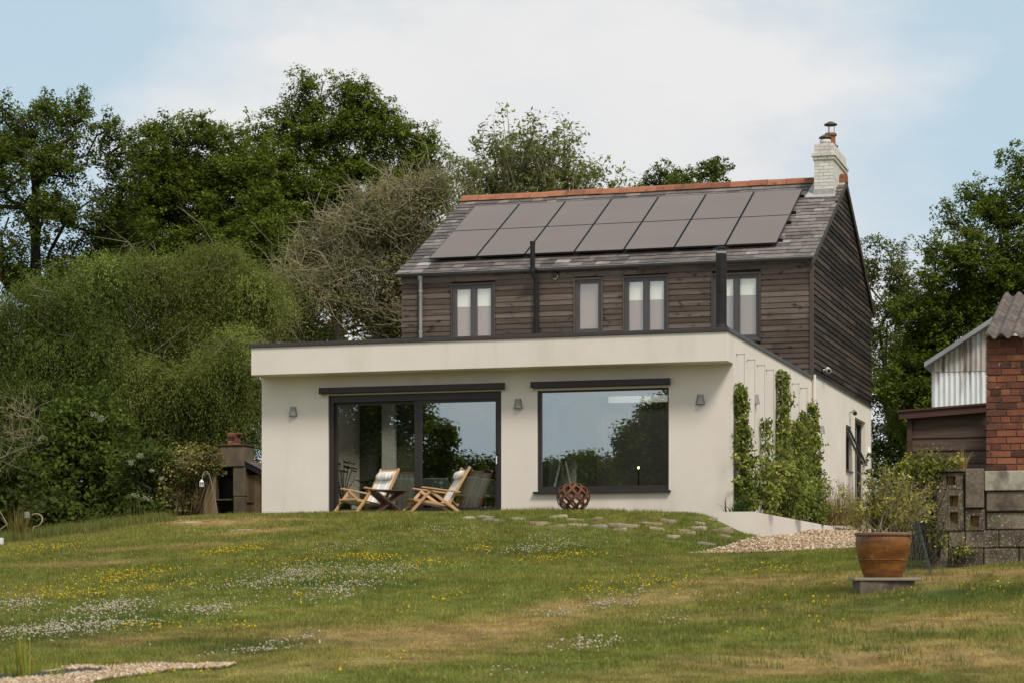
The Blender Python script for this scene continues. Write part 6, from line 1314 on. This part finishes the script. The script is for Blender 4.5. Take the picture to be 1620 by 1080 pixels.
refl('leafy tree mirrored at the left of the right door pane', [(690, 700, 24, 26), (712, 690, 14, 14), (680, 735, 26, 30), (705, 735, 22, 20), (690, 775, 30, 30)], (690, 810), 92, dens=1.3, nper=130, size=.18, rc=.45)
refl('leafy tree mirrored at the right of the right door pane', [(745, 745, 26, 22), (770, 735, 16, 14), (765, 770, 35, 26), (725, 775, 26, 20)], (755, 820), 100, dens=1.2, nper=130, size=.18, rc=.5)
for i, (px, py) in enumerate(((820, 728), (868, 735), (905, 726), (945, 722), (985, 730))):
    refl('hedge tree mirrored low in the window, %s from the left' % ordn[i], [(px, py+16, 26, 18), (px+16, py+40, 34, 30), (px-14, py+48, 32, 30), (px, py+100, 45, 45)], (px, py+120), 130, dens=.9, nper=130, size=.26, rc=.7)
# ------------------------------------------------------------------ sky, sun, camera
w = bpy.data.worlds.new('World'); SC.world = w; w.use_nodes = True; nt = w.node_tree; bg = nt.nodes['Background']
SUN_EL, SUN_AZ = math.radians(52), math.radians(-28)      # azimuth measured from the direction behind the camera, towards its right
sky = nt.nodes.new('ShaderNodeTexSky'); sky.sky_type = 'NISHITA'; sky.sun_disc = False; sky.sun_elevation = SUN_EL
back = np.array([-FW[0], -FW[1]]); ca, sa = math.cos(SUN_AZ), math.sin(SUN_AZ)
sd2 = back*ca+RT*(-sa)                                     # horizontal direction towards the sun
sun_dir = Vector((sd2[0]*math.cos(SUN_EL), sd2[1]*math.cos(SUN_EL), math.sin(SUN_EL)))
sky.sun_rotation = math.atan2(sun_dir.x, sun_dir.y); sky.air_density = 1.0; sky.dust_density = 1.2; sky.ozone_density = 1.5
tc = nt.nodes.new('ShaderNodeTexCoord').outputs['Generated']
def cl(scale, off, detail, rough):
    mp = nt.nodes.new('ShaderNodeMapping'); mp.inputs['Scale'].default_value = scale; mp.inputs['Location'].default_value = off; nt.links.new(tc, mp.inputs['Vector'])
    n = noise(nt, mp.outputs[0], 1, detail, rough); return n
n1 = cl((5, 5, 11), (1.7, .4, 2.2), 6, .55); n2 = cl((16, 16, 34), (0, 3, 1), 5, .6)
n1 = math_node(nt, 'MULTIPLY_ADD', math_node(nt, 'SUBTRACT', n1, .5), 1.5, .5); f = math_node(nt, 'MULTIPLY_ADD', n2, .22, n1)
# the cloud bank lies ahead of the camera; open blue to either side of it
dt = nt.nodes.new('ShaderNodeVectorMath'); dt.operation = 'DOT_PRODUCT'; nt.links.new(tc, dt.inputs[0]); cdir = norm(FW*1+RT*.02); dt.inputs[1].default_value = (cdir[0], cdir[1], .16)
sid = math_node(nt, 'MULTIPLY', math_node(nt, 'SUBTRACT', dt.outputs['Value'], .987), 26.0)
sid = math_node(nt, 'MAXIMUM', sid, -.32)
far = math_node(nt, 'MULTIPLY', math_node(nt, 'SUBTRACT', .9, dt.outputs['Value']), 2.2, clamp=True)      # the rest of the sky is broken cloud
sid = math_node(nt, 'ADD', sid, math_node(nt, 'MULTIPLY', far, .75))
f2 = math_node(nt, 'ADD', f, math_node(nt, 'SUBTRACT', sid, .17))
cover = ramp(nt, [(.55, (.1, .1, .1)), (1.0, (1, 1, 1))], f2)
shade = ramp(nt, [(.35, (6.9, 7.2, 7.5)), (.75, (8.2, 8.15, 8.15))], f)
blue = mixc(nt, .75, sky.outputs[0], (5.5, 7.25, 8.3))
c = mixc(nt, cover, blue, shade)
nt.links.new(c, bg.inputs['Color']); bg.inputs['Strength'].default_value = .1
L = bpy.data.lights.new('sun', 'SUN'); L.energy = 3.0; L.angle = math.radians(14); L.color = (1, .935, .83)
lo = bpy.data.objects.new('sun', L); COL.objects.link(lo); lo.rotation_euler = sun_dir.to_track_quat('Z', 'Y').to_euler()
cam = bpy.data.cameras.new('camera'); co = bpy.data.objects.new('camera', cam); COL.objects.link(co); SC.camera = co
co.location = (0, 0, -EYE); co.rotation_euler = (math.pi/2, 0, YAW); cam.sensor_width = 36; cam.lens = FPX/1620*36; cam.shift_y = (HY-540)/1620; cam.clip_end = 3000; cam.clip_start = .1
cam.dof.use_dof = True; cam.dof.focus_distance = 42.0; cam.dof.aperture_fstop = 4.5
vs = SC.view_settings; vs.view_transform = 'Standard'; vs.look = 'None'; vs.exposure = .03; vs.gamma = 1
SC.render.engine = 'CYCLES'; SC.cycles.max_bounces = 8; SC.cycles.transparent_max_bounces = 12; SC.cycles.use_denoising = True; SC.cycles.sample_clamp_indirect = 4
